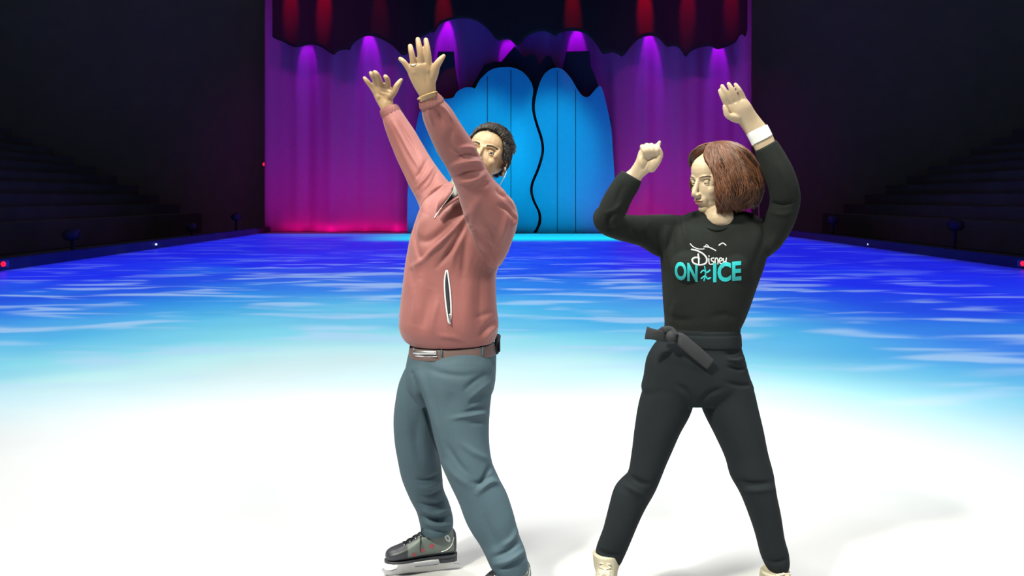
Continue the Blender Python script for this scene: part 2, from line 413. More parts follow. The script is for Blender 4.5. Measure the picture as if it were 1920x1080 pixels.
prism('scenery_flat', [(822, 97), (851, 97), (854, 130), (859, 160), (870, 200), (870, 440), (808, 440), (808, 200), (812, 150)], FD, .12, M_flat, label='dark slanted turret shape left of the blue door top', cat='scenery flat')
prism('scenery_flat', [(1062, 97), (1105, 96), (1108, 125), (1118, 150), (1134, 200), (1146, 226), (1146, 440), (1064, 440), (1060, 200), (1040, 140), (1054, 130)], FD, .12, M_flat, label='dark tapered turret shape right of the blue door top', cat='scenery flat')
prism('scenery_flat', [(880, 440), (880, 170), (892, 150), (908, 122), (925, 116), (940, 116), (950, 104), (965, 87), (982, 108), (996, 103), (1004, 104), (1010, 126), (1022, 106), (1032, 104), (1040, 122), (1060, 150), (1060, 440)], FD+.14, .12, M_flat, label='dark peaked backing behind the gap of the blue door', cat='scenery flat')

for dr, xs in ((0, ((914, 139), (958, 127))), (1, ((1045, 128), (1079, 164)))):
    pr = [o for o in COL.objects if o.name.startswith('stage_door')][dr]
    for sx, ty in xs:
        x = X(sx, DD); mb = MB(); mb.tube([(x, DD-.055+fold_y(x, .028, 2.2, 1.6), Z(y_, DD)) for y_ in (ty+5, 230, 330, 436)], .012, 6); mb.build('seam', M_flat, pr)
# red marker lamps, white marker lamps, lamp stands in the dark
M_red = mat('red_lamp', (.5, .01, .02), .4, emit=(1, .01, .04), estr=1.6)
M_white = mat('white_lamp', (.6, .6, .7), .4, emit=(.45, .5, 1), estr=2.2)
def small_lamp(name, px, py, d, r, m, label, cat, legz=0):
    p = P(px, py, d); e = empty(name, (p[0], p[1], max(p[2]-r*2.2, 0)), label, cat)
    MB().box((p[0], p[1]+r*.6, p[2]), (r*1.35, r*.8, r*1.35)).build('housing', M_black, e, False, bevel=r*.2)
    MB().ell((p[0], p[1]-r*.3, p[2]), (r, r*.7, r)).build('bulb', m, e)
    if p[2] > .5: MB().tube([(p[0], p[1]+r*.6, .0), (p[0], p[1]+r*.6, p[2])], .035).build('pole', M_black, e)
    return e
small_lamp('marker_lamp', 7, 495, 17.3, .05, M_red, 'small red marker lamp on the kerb at the far left of the ice', 'lamp')
small_lamp('marker_lamp', 1917, 494, 17.9, .05, M_red, 'small red marker lamp on the kerb at the far right of the ice', 'lamp')
small_lamp('marker_lamp', 293, 458, 25.0, .03, M_white, 'tiny bluish white lamp on the left kerb of the ice', 'lamp')
small_lamp('marker_lamp', 1628, 458, 25.8, .03, M_white, 'tiny bluish white lamp on the right kerb of the ice', 'lamp')
small_lamp('exit_lamp', 496, 308, 37.2, .07, M_red, 'tiny red lamp on a pole at the left edge of the stage curtain', 'lamp')
small_lamp('exit_lamp', 1424, 319, 36.8, .13, M_red, 'red lamp on a pole just right of the stage curtain, by the woman\'s hair', 'lamp')
M_stand = mat('dull_purple_metal', (.07, .05, .11), .6)
for px, d, top, lab in [(443, 34.5, 404, 'dim lamp stand beside the left foot of the stage curtain'), (1562, 31.0, 410, 'dim lamp stand behind the right kerb, nearest to the woman\'s arm'), (360, 31.0, 424, 'dim low lamp stand on the left between two others'), (1790, 22.5, 418, 'dim lamp stand behind the right kerb, nearest the frame edge'), (145, 21.5, 436, 'dim lamp stand behind the left kerb, nearest the frame edge')]:
    x = X(px, d); z = Z(top, d); x = min(x, XL-.6) if x < 0 else max(x, XR+.6)
    e = empty('lamp_stand', (x, d, -.22), lab, 'lamp stand')
    MB().tube([(x, d, -.2), (x, d, z)], .05).build('pole', M_stand, e)
    m = MB()
    for a in (0, 2.1, 4.2): m.tube([(x, d, .15), (x+.28*math.cos(a), d+.28*math.sin(a), -.2)], .025)
    m.build('base', M_stand, e)
    MB().tube([(x, d+.12, z), (x, d-.18, z-.05)], [.12, .15], seg=16).build('lamp_head', M_stand, e)
    m = MB(); m.tube([(x-.17, d, z), (x-.17, d, z-.14), (x, d, z-.2), (x+.17, d, z-.14), (x+.17, d, z)], .018); m.build('yoke', M_stand, e)

# ------------------------------------------------------------------ people
M_skinA = mat('warm_skin', (.36, .24, .135), .5, bump=.12, bscale=220, var=.06, sss=.12)
M_skinB = mat('fair_skin', (.44, .34, .23), .5, bump=.10, bscale=220, var=.05, sss=.12)
M_lip = mat('lips', (.27, .12, .085), .45, var=.05)
M_eyew = mat('eye_white', (.42, .40, .37), .15, var=.02, coat=.5)
M_iris = mat('iris_brown', (.06, .03, .015), .15, coat=.5)
M_brow = mat('brow_hair', (.035, .022, .015), .8)
M_jacket = mat('dusty_pink_nylon', (.240, .078, .073), .62, bump=.25, bscale=500, var=.05, sheen=.15)
M_rib = mat('pink_rib', (.20, .075, .07), .8, bump=.4, bscale=300)
M_dark = mat('dark_lining', (.012, .014, .022), .7)
M_grey = mat('grey_knit', (.23, .25, .24), .9, bump=.3, bscale=300)
M_trou = mat('slate_twill', (.042, .080, .106), .78, bump=.3, bscale=500, var=.08)
M_belt = mat('brown_leather', (.12, .075, .07), .5, bump=.2, bscale=150)
M_steel = mat('brushed_steel', (.6, .6, .62), .3, metal=.9, var=.04)
M_gold = mat('gold', (.75, .52, .22), .3, metal=.9, var=.04)
M_white_tape = mat('white_tape', (.7, .72, .72), .5)
M_knit = mat('black_knit', (.010, .0125, .0115), .95, spec=.2, bump=.5, bscale=400, var=.15)
M_crepe = mat('black_crepe', (.009, .0125, .0155), .9, spec=.2, bump=.3, bscale=500, var=.1)
M_teal = mat('teal_print', (.008, .36, .38), .6, var=.05)
M_print = mat('white_print', (.50, .52, .52), .6, var=.03)
def hair_mat(name, a, b):
    m = bpy.data.materials.new(name); m.use_nodes = True; nt = m.node_tree; bs = nt.nodes['Principled BSDF']; bs.inputs['Roughness'].default_value = .42
    bs.inputs['Specular IOR Level'].default_value = .4
    g = nt.nodes.new('ShaderNodeNewGeometry'); r = nt.nodes.new('ShaderNodeValToRGB'); r.color_ramp.elements[0].color = (*a, 1); r.color_ramp.elements[1].color = (*b, 1)
    nt.links.new(g.outputs['Random Per Island'], r.inputs[0]); nt.links.new(r.outputs[0], bs.inputs['Base Color']); return m
M_hairA = hair_mat('dark_hair', (.010, .008, .009), (.05, .038, .03))
M_hairB = hair_mat('auburn_hair', (.028, .012, .008), (.20, .082, .040))

def head_prims(mb, M, fem=False, neck_to=None, neck_r=.056):
    """M maps head space (face -Y, up Z, metres) to the world"""
    e = lambda c, r, K=None: mb.ell(c, r, (M @ K) if K else M, 24)
    st = len(mb.v)
    e((0, .022, .036), (.076, .096, .086)); e((0, -.028, .04), (.066, .062, .062)); e((0, -.034, -.028), (.060, .058, .07))
    jw = .046 if fem else .051
    e((0, -.028, -.072), (jw, .056, .040)); e((0, -.073, -.098), (.020 if fem else .024, .019, .017))
    for s in (-1, 1):
        e((s*.0470, -.0585, .000), (.0115, .0125, .013)); e((s*.038, -.0600, -.03), (.020, .020, .019)); mb.tube([M @ Vector(q) for q in [(s*.012, -.0810, .018), (s*.030, -.0775, .0225), (s*.047, -.0650, .0185)]], [.0085, .0090, .0060], 12, 3); e((s*.052, -.05, .012), (.014, .02, .024))
        e((s*.0125, -.1035, -.0415), (.0078, .0105, .0075))
    mb.tube([M @ Vector(p) for p in [(0, -.084, .012), (0, -.094, -.004), (0, -.104, -.022), (0, -.1105, -.035)]], [.008, .008, .009, .0105], 12, 3)
    mb.ell((0, -.100, -.045), (.009, .012, .006), M)
    e((0, -.076, -.062), (.031, .0225, .027))
    e((0, -.0955, -.0640), (.021, .0095, .0050)); e((0, -.0945, -.0735), (.018, .0095, .0060))
    for s in (-1, 1):   # ears
        K = Matrix.Translation((s*.079, .018, -.012)) @ Matrix.Rotation(s*.32, 4, 'Z') @ Matrix.Rotation(-.12, 4, 'X')
        pts = [K @ Vector((0, .016*math.cos(a)*(1 if a < 3.2 else .7)+.002, .031*math.sin(a))) for a in np.linspace(-1.9, 2.9, 12)]
        mb.tube([M @ p for p in pts], .0045, 8, 3); mb.ell((0, 0, 0), (.0035, .014, .027), M @ K); mb.ell((0, -.004, -.028), (.0055, .008, .009), M @ K)
def shape_face(me, Mi, M, sc):
    v, n = get_vn(me); A = np.array(Mi); L = v @ A[:3, :3].T + A[:3, 3]
    d = np.zeros_like(L)
    front = L[:, 1] < -.03
    for s in (-1, 1):
        g = np.exp(-((L[:, 0]-s*.031)/.0145)**2-((L[:, 2]-.001)/.0105)**2)*front
        d[:, 1] += .0050*g
    g = np.exp(-(L[:, 0]/.021)**2-((L[:, 2]+.0690)/.0022)**2)*(L[:, 1] < -.085); d[:, 1] += .0045*g      # mouth line
    g = np.exp(-(L[:, 0]/.024)**2-((L[:, 2]+.0845)/.004)**2)*(L[:, 1] < -.07); d[:, 1] += .002*g
    L2 = L+d; B = np.array(M); v2 = L2 @ B[:3, :3].T + B[:3, 3]
    m = np.abs(d).sum(1) > 1e-6; v[m] = v2[m]; set_v(me, v); return L
def color_lips(me, Mi, idx):
    v, n = get_vn(me); A = np.array(Mi); L = v @ A[:3, :3].T + A[:3, 3]
    for p in me.polygons:
        c = L[list(p.vertices)].mean(0)
        if c[1] < -.088 and (abs(c[0])/.0195)**2+((c[2]+.0690)/.0078)**2 < 1: p.material_index = idx
def eyes(M, parent, gaze=(0, 0), closed=0.0, skin=None, lidmi=0):
    for s in (-1, 1):
        K = M @ Matrix.Translation((s*.031, -.0695, .0005)) @ Matrix.Rotation(gaze[0], 4, 'Z') @ Matrix.Rotation(PI/2+gaze[1], 4, 'X')
        mb = MB(); r = .0122; rings = []; nl = 20; sg = 20
        for i in range(1, nl):
            a = PI*i/nl; rings.append([K @ Vector((r*math.sin(a)*math.cos(2*PI*j/sg), r*math.sin(a)*math.sin(2*PI*j/sg), r*math.cos(a))) for j in range(sg)])
        mb.grid_tube(rings)
        for q, f in enumerate(mb.f):
            i = q//sg
            mb.mi[q] = 1 if i < 3 else 0
        mb.mi[-2] = 2; 
        mb.mi[-1] = 0
        for q in range(sg): mb.mi[q] = 2
        o = mb.build('eye', [M_eyew, M_iris, M_dark], parent)
def lids(mb, M, closed):
    for s in (-1, 1):
        for up in (1, -1):
            K = M @ Matrix.Translation((s*.031, -.0695, .0005)) @ Matrix.Rotation(s*.22, 4, 'Z'); r = .0136
            lo = (.34 if up > 0 else .42) - (closed if up > 0 else 0)*.95
            rings = []
            for i in range(7):
                el = lo+(1.35-lo)*i/6; row = []
                for j in range(15):
                    az = -1.15+2.3*j/14; dr = el*(1-.30*(abs(az)/1.25)**2*(1 if i == 0 else .5)) if up > 0 else el*(1-.25*(abs(az)/1.25)**2)
                    row.append(Vector((r*math.sin(az), -r*math.cos(az)*math.cos(dr), up*r*math.sin(dr)))*(1-.13*(abs(az)/1.15)**3))
                rings.append(row)
            vs_ = [K @ p for row in rings for p in row]; N0 = len(vs_); vs_ += [K @ (p*.86) for row in rings for p in row]; fs = []
            for i in range(6):
                for j in range(14):
                    a = i*15+j; fs += [(a, a+1, a+16, a+15), (N0+a, N0+a+15, N0+a+16, N0+a+1)]
            for j in range(14): fs += [(j, N0+j, N0+j+1, j+1), (90+j, 91+j, N0+91+j, N0+90+j)]
            for i in range(6): a = i*15; fs += [(a, a+15, N0+a+15, N0+a), (a+14, N0+a+14, N0+a+29, a+29)]
            mb.add(vs_, fs)
def brows(M, parent, arch=.0, m=None, tree=None, thin=False):
    def on(x, z, lift):
        o = M @ Vector((x, -.25, z)); d_ = (M @ Vector((x, 0, z))-o).normalized(); h = tree.ray_cast(o, d_); return h[0]-d_*lift
    for s in (-1, 1):
        mb = MB()
        for k in range(46):
            t = k/45; x = s*(.013+.038*t); z = .0215+.0065*math.sin(t*2.2)-.004*t+arch*t; y = -.0885+.010*t+.012*t*t
            for q in ((1,) if thin else (0, 1, 2)):
                zz = z+(q-1)*.0022*(1-.5*t)+random.uniform(-.001, .001)
                mb.tube([on(x, zz-.002, .0006), on(x+s*.004, zz+.0012, .0010)], [.0008, .0003], 4, 1, False)
        mb.build('eyebrow', m or M_brow, parent)

def finger(mb, pts, r, seg=12):
    """pts px,py,depth"""
    mb.tube([P(*p) for p in pts], r, seg, 4)

def bvh_of(me, off=(0, 0, 0)):
    bm = bmesh.new(); bm.from_mesh(me); bm.transform(Matrix.Translation(off)); t = BVHTree.FromBMesh(bm); bm.free(); return t
def lay_on(tree, px, py, lift=.002, dmin=1.5):
    """the point of a surface seen in this direction, lifted off it"""
    o = Vector((0, 0, CAMH)); q = Vector(P(px, py, 1.0))-o; q.normalize()
    hit = tree.ray_cast(o+q*dmin, q)
    if hit[0] is None: return None
    return hit[0]-q*lift
def strip_on(tree, pts, wid, m, name, parent, lift=.003, sub=6, label=None, mi=None, mb=None, flat=.35):
    c = catmull(np.array(pts, float), sub); q = [lay_on(tree, a, b, lift) for a, b in c]; q = [p for p in q if p is not None]
    own = mb is None; mb = mb or MB()
    mb.tube(q, wid, 8, 1, True, mi)
    if own: return mb.build(name, m, parent, label=label)

# ============================ skates ============================
def skate(parent, M, label, style, top=.19):
    """M: skate space (toe +X, up Z, origin on the ice under the boot's middle) to the world"""
    dark = style == 'man'
    body = mat('skate_shell_grey', (.13, .16, .15), .45, var=.15, bscale=30) if dark else mat('cream_leather', (.36, .33, .24), .6, bump=.9, bscale=45, var=.35)
    toe = mat('skate_black', (.028, .03, .04), .5) if dark else body
    sole_z = .062
    mb = MB(); T = lambda x, y, z: M @ Vector((x, y, z))
    def ringx(x, w, z0, z1, n=20, ex=2.4):
        return [T(x, w*math.copysign(abs(math.cos(a))**(2/ex), math.cos(a)), (z0+z1)/2+(z1-z0)/2*math.copysign(abs(math.sin(a))**(2/ex), math.sin(a))) for a in [2*PI*j/n for j in range(n)]]
    foot = [(-.132, .012, .085, .13), (-.128, .026, .064, .15), (-.11, .035, sole_z, .165), (-.07, .037, sole_z, .168), (-.03, .036, sole_z, .160), (.01, .038, sole_z, .15), (.05, .043, sole_z, .128), (.09, .045, sole_z, .112), (.118, .040, sole_z, .104), (.136, .028, sole_z+.003, .094), (.143, .010, sole_z+.012, .082)]
    X2 = catmull(np.array(foot), 4); mb.grid_tube([ringx(*r) for r in X2])
    def ringz(z, cx, a, b, n=20):
        return [T(cx+a*math.cos(t), b*math.sin(t), z) for t in [2*PI*j/n for j in range(n)]]
    sh = [(.10, -.062, .066, .036), (.13, -.062, .064, .037), (.155, -.064, .057, .038), (.178, -.066, .054, .040)] if dark else [(.10, -.062, .066, .036), (.13, -.062, .062, .040), (.145, -.064, .056, .046), (top-.01, -.066, .055, .050), (top, -.066, .054, .050)]
    mb.grid_tube([ringz(*r) for r in catmull(np.array(sh), 4)])
    me = remesh(mb, .004, 3)
    tb = M.inverted()
    wld = link_mesh('skate', me, [body, toe], parent, label=label)
    off = worldloc(parent)
    if dark:
        at = me.attributes.new('panel', 'FLOAT', 'POINT'); vals = []
        sm = lambda x, e: min(1, max(0, .5+x/e))
        for vtx in me.vertices:
            c = tb @ (vtx.co+off)
            vals.append(max(sm(c.x-.062, .004), sm(.080-c.z, .004), min(sm(c.x+.02, .004), sm(c.z-.10, .004), sm(.022-abs(c.y), .004)), sm(-.118-c.x, .004)))
        at.data.foreach_set('value', vals)
        nt = body.node_tree; an = nt.nodes.new('ShaderNodeAttribute'); an.attribute_name = 'panel'; mx = nt.nodes.new('ShaderNodeMix'); mx.data_type = 'RGBA'
        bs = nt.nodes['Principled BSDF']; src = bs.inputs['Base Color'].links[0].from_socket
        nt.links.new(an.outputs['Fac'], mx.inputs[0]); nt.links.new(src, mx.inputs[6]); mx.inputs[7].default_value = (.028, .03, .04, 1); nt.links.new(mx.outputs[2], bs.inputs['Base Color'])
    sub = wld
    # sole plate, heel block
    s = MB(); s.grid_tube([ringx(x, w_, sole_z-.008, sole_z+.004, 20, 4) for x, w_ in [(-.135, .012), (-.125, .030), (-.09, .035), (-.03, .030), (.03, .036), (.08, .044), (.115, .039), (.137, .024), (.146, .008)]])
    s.grid_tube([ringx(x, w_, sole_z-.026, sole_z, 20, 6) for x, w_ in [(-.133, .018), (-.12, .029), (-.09, .031), (-.066, .028)]])
    s.build('sole', toe if dark else mat('skate_sole', (.10, .06, .03), .5), sub)
    b = MB()
    prof = [(-.150, .004), (.130, .004), (.148, .012), (.156, .026), (.150, .032), (.140, .022), (.125, .019), (.098, .022), (.092, .054), (.040, .054), (.030, .024), (-.060, .024), (-.072, .036), (-.118, .036), (-.124, .020), (-.150, .016)]
    vs_ = [T(x, -.0022, z) for x, z in prof]+[T(x, .0022, z) for x, z in prof]; n = len(prof)
    b.add(vs_, [tuple(range(n)), tuple(range(2*n-1, n-1, -1))]+[(i, (i+1) % n, n+(i+1) % n, n+i) for i in range(n)])
    for x in (.066, -.095): b.box((x, 0, .054 if x > 0 else .037), (.030, .017, .002), M)
    b.build('blade', M_steel, sub, smooth=False)
    tree = bvh_of(me, off)
    def topat(x, y, lift=.002):
        z = .4; o = T(x, y, z); dd = (T(x, y, 0)-o).normalized(); h = tree.ray_cast(o, dd); return h[0]-dd*lift if h[0] else T(x, y, .15)
    def frontat(z, y, lift=.002):
        o = T(.3, y, z); dd = (T(0, y, z)-o).normalized(); h = tree.ray_cast(o, dd); return h[0]-dd*lift if h[0] else T(0, y, z)
    lm = M_dark if dark else mat('lace_tan', (.55, .48, .36), .8)
    lc = MB(); prev = None; ey = []
    rows = [('t', x) for x in (.072, .050, .028, .008)]+[('f', z) for z in (.145, .158, .170)]
    pl_ = []
    for k, r in rows:
        q = (topat(r, .017), topat(r, -.017)) if k == 't' else (frontat(r, .018), frontat(r, -.018)); pl_.append(q)
    for i, (a, c) in enumerate(pl_):
        lc.tube([a, (a+c)/2+(a-T(0, 0, 0)).normalized()*.003, c], .0022, 6, 3)
        if i+1 < len(pl_):
            a2, c2 = pl_[i+1]; lc.tube([a, (a+c2)/2+(a-T(0, 0, .02)).normalized()*.004, c2], .0022, 6, 3); lc.tube([c, (c+a2)/2+(a-T(0, 0, .02)).normalized()*.003, a2], .0022, 6, 3)
        for q in (a, c): ey.append(MB().ell(q, (.0036, .0036, .0036), None, 8))
    if dark:
        t0 = pl_[-1][0]; lc.tube([t0, t0+Vector((-.012, -.01, .012)), t0+Vector((-.022, -.012, -.004)), t0+Vector((-.012, -.012, -.022)), t0+Vector((-.004, -.006, -.01))], .002, 6, 4)
        m_ = pl_[3][0]; lc.tube([m_, m_+Vector((.0, -.03, -.02)), m_+Vector((.002, -.034, -.05))], .002, 6, 4)
    lc.build('laces', lm, sub); [e_.build('eyelet', M_steel, sub) for e_ in ey]
    if dark:
        # side marks: dots and a pale oval near the heel
        side = 1 if (T(0, 1, 0)-T(0, 0, 0)).y < 0 else -1
        def sideat(x, z, lift=.0012):
            o = T(x, side*.3, z); dd = (T(x, 0, z)-o).normalized(); h = tree.ray_cast(o, dd); return (h[0]-dd*lift, h[1]) if h[0] else (T(x, side*.04, z), None)
        dm = MB()
        for x, z, r in [(.040, .088, .008), (.006, .099, .0085), (-.030, .112, .009)]:
            ctr, _ = sideat(x, z); ring = [sideat(x+r*math.cos(a), z+r*math.sin(a))[0] for a in np.linspace(0, 2*PI, 13)[:-1]]
            dm.add([ctr]+ring, [(0, i+1, (i+1) % 12+1) for i in range(12)])
        dm.build('red_dot', mat('dull_red_print', (.36, .06, .08), .5), sub)
        ov = MB(); ux, uz = math.cos(1.0), math.sin(1.0)
        def oval(a_, b_): return [sideat(-.092+a_*math.cos(t)*ux-b_*math.sin(t)*uz, .136+a_*math.cos(t)*uz+b_*math.sin(t)*ux, .0015)[0] for t in np.linspace(0, 2*PI, 19)[:-1]]
        o1, o2 = oval(.017, .009), oval(.007, .0035); ov.add(o1+o2, [(i, (i+1) % 18, 18+(i+1) % 18, 18+i) for i in range(18)])
        ov.build('oval_mark', M_print, sub)
        ln = MB(); ln.tube([sideat(x, z)[0] for x, z in [(-.07, .085), (-.09, .092), (-.108, .108), (-.118, .135)]], .0016, 6, 4); 
        ln.build('piping', M_white_tape, sub)
    return wld
def skate_matrix(px, py_ground_depth, yaw, roll=0):
    x = (px-960)*py_ground_depth/F
    return Matrix.Translation((x, py_ground_depth, .0)) @ Matrix.Rotation(yaw, 4, 'Z') @ Matrix.Rotation(roll, 4, 'X')

# ============================ the man ============================
def build_man():
    root = empty('person', (P(860, 0, 3.28)[0], 3.28, 0), 'person in a dusty pink half-zip jacket and slate trousers with both arms thrown up', 'person')
    # ---- jacket
    body_r = [(772, 646, 926, 641, 3.27, .125), (757, 634, 932, 628, 3.27, .135), (749, 614, 935, 606, 3.27, .145), (750, 585, 932, 580, 3.27, .145), (754, 550, 930, 548, 3.27, .14), (758, 515, 931, 512, 3.27, .14), (763, 475, 946, 478, 3.27, .145), (770, 440, 964, 442, 3.27, .15), (781, 408, 971, 408, 3.27, .14), (798, 378, 962, 378, 3.28, .115), (826, 356, 938, 358, 3.29, .08), (850, 345, 915, 348, 3.30, .055)]
    near = [(788, 191, 820, 176, 2.84, .029), (790, 206, 832, 187, 2.85, .036), (794, 226, 846, 202, 2.87, .040), (806, 257, 865, 234, 2.90, .046), (822, 289, 886, 266, 2.94, .052), (840, 320, 903, 298, 2.98, .058), (855, 354, 924, 336, 3.02, .066), (866, 392, 949, 364, 3.06, .076), (880, 436, 968, 398, 3.11, .084), (897, 470, 956, 441, 3.17, .078), (908, 490, 938, 470, 3.22, .055)]
    far = [(714, 209, 741, 197, 3.56, .030), (717, 222, 750, 205, 3.56, .038), (722, 242, 764, 225, 3.55, .042), (731, 268, 783, 253, 3.54, .046), (744, 302, 803, 288, 3.52, .052), (762, 340, 823, 318, 3.49, .058), (781, 376, 846, 346, 3.46, .066), (795, 410, 868, 372, 3.42, .074), (800, 440, 885, 410, 3.38, .07)]
    j = MB(); j.loft(body_r, 6, 40, 2.3); j.loft(near, 6, 28); j.loft(far, 6, 28)
    me = remesh(j, .0042, 4)
    S = [  # creases and ridges of the jacket
        ([(778, 400), (776, 440), (786, 480), (800, 478)], 5, -.006), ([(770, 500), (788, 492), (815, 465), (850, 430), (878, 398)], 5, .009), ([(820, 500), (850, 462), (876, 412)], 5, -.009), ([(782, 448), (800, 452), (822, 440), (850, 415)], 8, -.008),
        ([(768, 460), (770, 500), (776, 540)], 6, -.005), ([(800, 400), (790, 425), (784, 445)], 6, .006), ([(826, 345), (800, 372), (788, 400)], 6, .006), ([(838, 352), (812, 366), (800, 385)], 4, -.005),
        ([(880, 420), (872, 470), (868, 520)], 7, -.006), ([(862, 440), (850, 480), (846, 505)], 6, .004), ([(885, 430), (900, 455), (925, 470), (940, 480)], 7, -.007), ([(910, 420), (925, 440), (935, 470)], 6, -.005),
        ([(952, 395), (945, 430), (935, 460)], 6, .005), ([(930, 500), (915, 470), (905, 450)], 5, -.004),
        ([(790, 520), (782, 570), (778, 610)], 8, .005), ([(808, 540), (800, 580), (790, 620)], 8, -.005), ([(822, 560), (812, 600), (810, 630)], 6, .004), ([(880, 520), (876, 570), (874, 620)], 12, .005), ([(905, 510), (900, 570), (902, 620)], 9, -.004),
        ([(931, 600), (915, 612), (900, 630)], 5, -.007), ([(934, 612), (920, 622), (908, 638)], 4, .006), ([(925, 580), (910, 590), (890, 595)], 5, -.003), ([(870, 640), (850, 632), (820, 630)], 5, .003),
        # near sleeve
        ([(800, 205), (806, 218), (812, 236)], 3, .004), ([(812, 200), (822, 214), (830, 232)], 3, -.004), ([(826, 195), (838, 210), (846, 226)], 3, .004),
        ([(905, 305), (885, 302), (862, 305), (848, 312)], 4, .007), ([(900, 294), (880, 290), (858, 294)], 3, -.006), ([(908, 318), (890, 322), (868, 325), (856, 330)], 3.5, -.007), ([(912, 325), (895, 335), (878, 340), (862, 342)], 4, .006),
        ([(895, 280), (878, 276), (860, 278)], 4, .004), ([(918, 342), (905, 350), (890, 352)], 4, -.005), ([(850, 240), (842, 262), (850, 285)], 7, -.003), ([(870, 300), (862, 288), (850, 280)], 3, -.003),
        ([(930, 352), (936, 362), (950, 372)], 4, -.005), ([(940, 352), (952, 372), (968, 392)], 3, .005), ([(935, 385), (950, 392), (965, 410)], 4, -.005), ([(962, 398), (968, 410), (962, 425)], 3, .006), ([(900, 370), (888, 390), (884, 420)], 8, .004),
        # far sleeve
        ([(736, 225), (750, 250), (768, 285), (790, 320)], 4, .006), ([(748, 230), (768, 262), (786, 292)], 3.5, -.005), ([(728, 240), (742, 280), (760, 320), (780, 355)], 6, -.006), ([(800, 300), (790, 320), (778, 335)], 4, -.006), ([(812, 312), (798, 335), (784, 350)], 3, .006), ([(820, 320), (808, 345), (792, 362)], 3, -.005),
        ([(845, 345), (825, 350), (806, 362)], 3, .005)]
    folds(me, S); wrinkle(me, .0022, 9, (1, 1, .6), 3)
    jk = link_mesh('jacket', me, M_jacket, root)
    jt = bvh_of(me, worldloc(root))
    # gathered cuffs and hem, part of the jacket
    def band(ring, name, k, amp, m=M_rib, hgt=None):
        mb = MB(); mb.loft(ring, 5, 64, 2.0); mm = mb.mesh('b'); v, n = get_vn(mm)
        c = v.mean(0); ang = np.arctan2(v[:, 1]-c[1], v[:, 0]-c[0]); set_v(mm, v+n*(np.sin(ang*k)*amp)[:, None])
        return link_mesh(name, mm, m, jk)
    band([(786, 190, 820, 174, 2.84, .031), (786, 196, 826, 179, 2.845, .0355), (787, 203, 831, 184, 2.85, .0385), (790, 206, 832, 187, 2.853, .036)], 'cuff', 22, .0012)
    band([(713, 207, 742, 195, 3.56, .032), (713, 212, 747, 199, 3.56, .039), (716, 221, 751, 206, 3.56, .0415), (718, 223, 750, 209, 3.56, .039)], 'cuff', 18, .0012)
    # collar: open flap, dark lining, zip teeth
    cl = MB()
    def sheet(mb, pts, th=.004, lift=.0):
        v = [P(*p) for p in pts]; n = len(v); o = np.array([0, th, 0]); mb.add([tuple(p) for p in v]+[tuple(p+o) for p in v], [tuple(range(n)), tuple(range(2*n-1, n-1, -1))]+[(i, (i+1) % n, n+(i+1) % n, n+i) for i in range(n)])
    cl = MB(); sheet(cl, [(845, 352, 3.10), (822, 378, 3.11), (817, 398, 3.115), (832, 384, 3.10), (849, 362, 3.09)], .006)
    cl.tube([P(856, 340, 3.16), P(847, 352, 3.12), P(832, 372, 3.11), (P(819, 398, 3.115))], [.006, .005, .004, .003], 8, 4)
    cl.tube([P(864, 368, 3.10), P(850, 376, 3.10), P(832, 390, 3.11), P(822, 402, 3.115)], [.006, .006, .005, .004], 8, 4)
    cl.build('collar', M_jacket, jk)
    ln = MB(); sheet(ln, [(852, 350, 3.13), (838, 368, 3.122), (828, 390, 3.118), (845, 380, 3.115), (868, 370, 3.11), (872, 340, 3.14)], .004); ln.build('collar_lining', M_dark, jk)
    sg = MB(); sg.tube([P(862, 333, 3.20), P(858, 352, 3.14), P(853, 366, 3.115)], [.030, .022, .010], 16, 4); sg.build('shirt_collar', M_grey, jk)
    zt = MB()
    for i in range(16):
        t = i/15; q = np.array(catmull(np.array([P(849, 360, 3.085), P(834, 381, 3.096), P(820, 399, 3.112)]), 8)); k = t*16
        p = q[min(16, int(k))]; zt.box(tuple(p), (.0012, .0012, .0014))
    zt.build('collar_zip', M_white_tape, jk, smooth=False)
    zj = MB(); zj.tube([lay_on(jt, 822-1.4*i, 397+2.2*i, .002) for i in range(6)], .0022, 6); zj.build('zip_pull', M_white_tape, jk)
    # pocket with pale welt, open dark slit, zip pull
    pk = strip_on(jt, [(836, 509), (833.5, 530), (835, 560), (838, 585), (842, 606), (845.5, 590), (845, 560), (842, 530), (839, 509), (836, 509)], .0028, M_white_tape, 'pocket', jk, .003, label='pale-edged open zip pocket')
    
    mb = MB(); q = [lay_on(jt, a, b, .0015) for a, b in catmull(np.array([(838, 513), (838, 530), (839.5, 560), (842, 584), (843, 598)], float), 6)]
    mb.tube(q, np.interp(np.linspace(0, 1, len(q)), [0, .2, .7, 1], [.002, .0052, .0065, .003]), 8); mb.build('pocket_slit', M_dark, pk)
    mb = MB(); mb.tube([lay_on(jt, 843, 590, .007), lay_on(jt, 843.5, 606, .007)], [.003, .0042], 8); mb.build('zip_pull', M_steel, pk)

    # ---- trousers
    fl = [(768, 672, 860, 672, 3.32, .10), (750, 715, 840, 720, 3.33, .105), (740, 765, 831, 768, 3.34, .10), (739, 805, 827, 808, 3.35, .093), (744, 852, 825, 850, 3.36, .083), (753, 892, 829, 886, 3.38, .075), (767, 928, 833, 920, 3.41, .066), (780, 956, 842, 944, 3.43, .062), (786, 978, 849, 968, 3.44, .062), (788, 990, 850, 982, 3.445, .063), (790, 998, 848, 991, 3.45, .061), (794, 1001, 845, 995, 3.45, .057)]
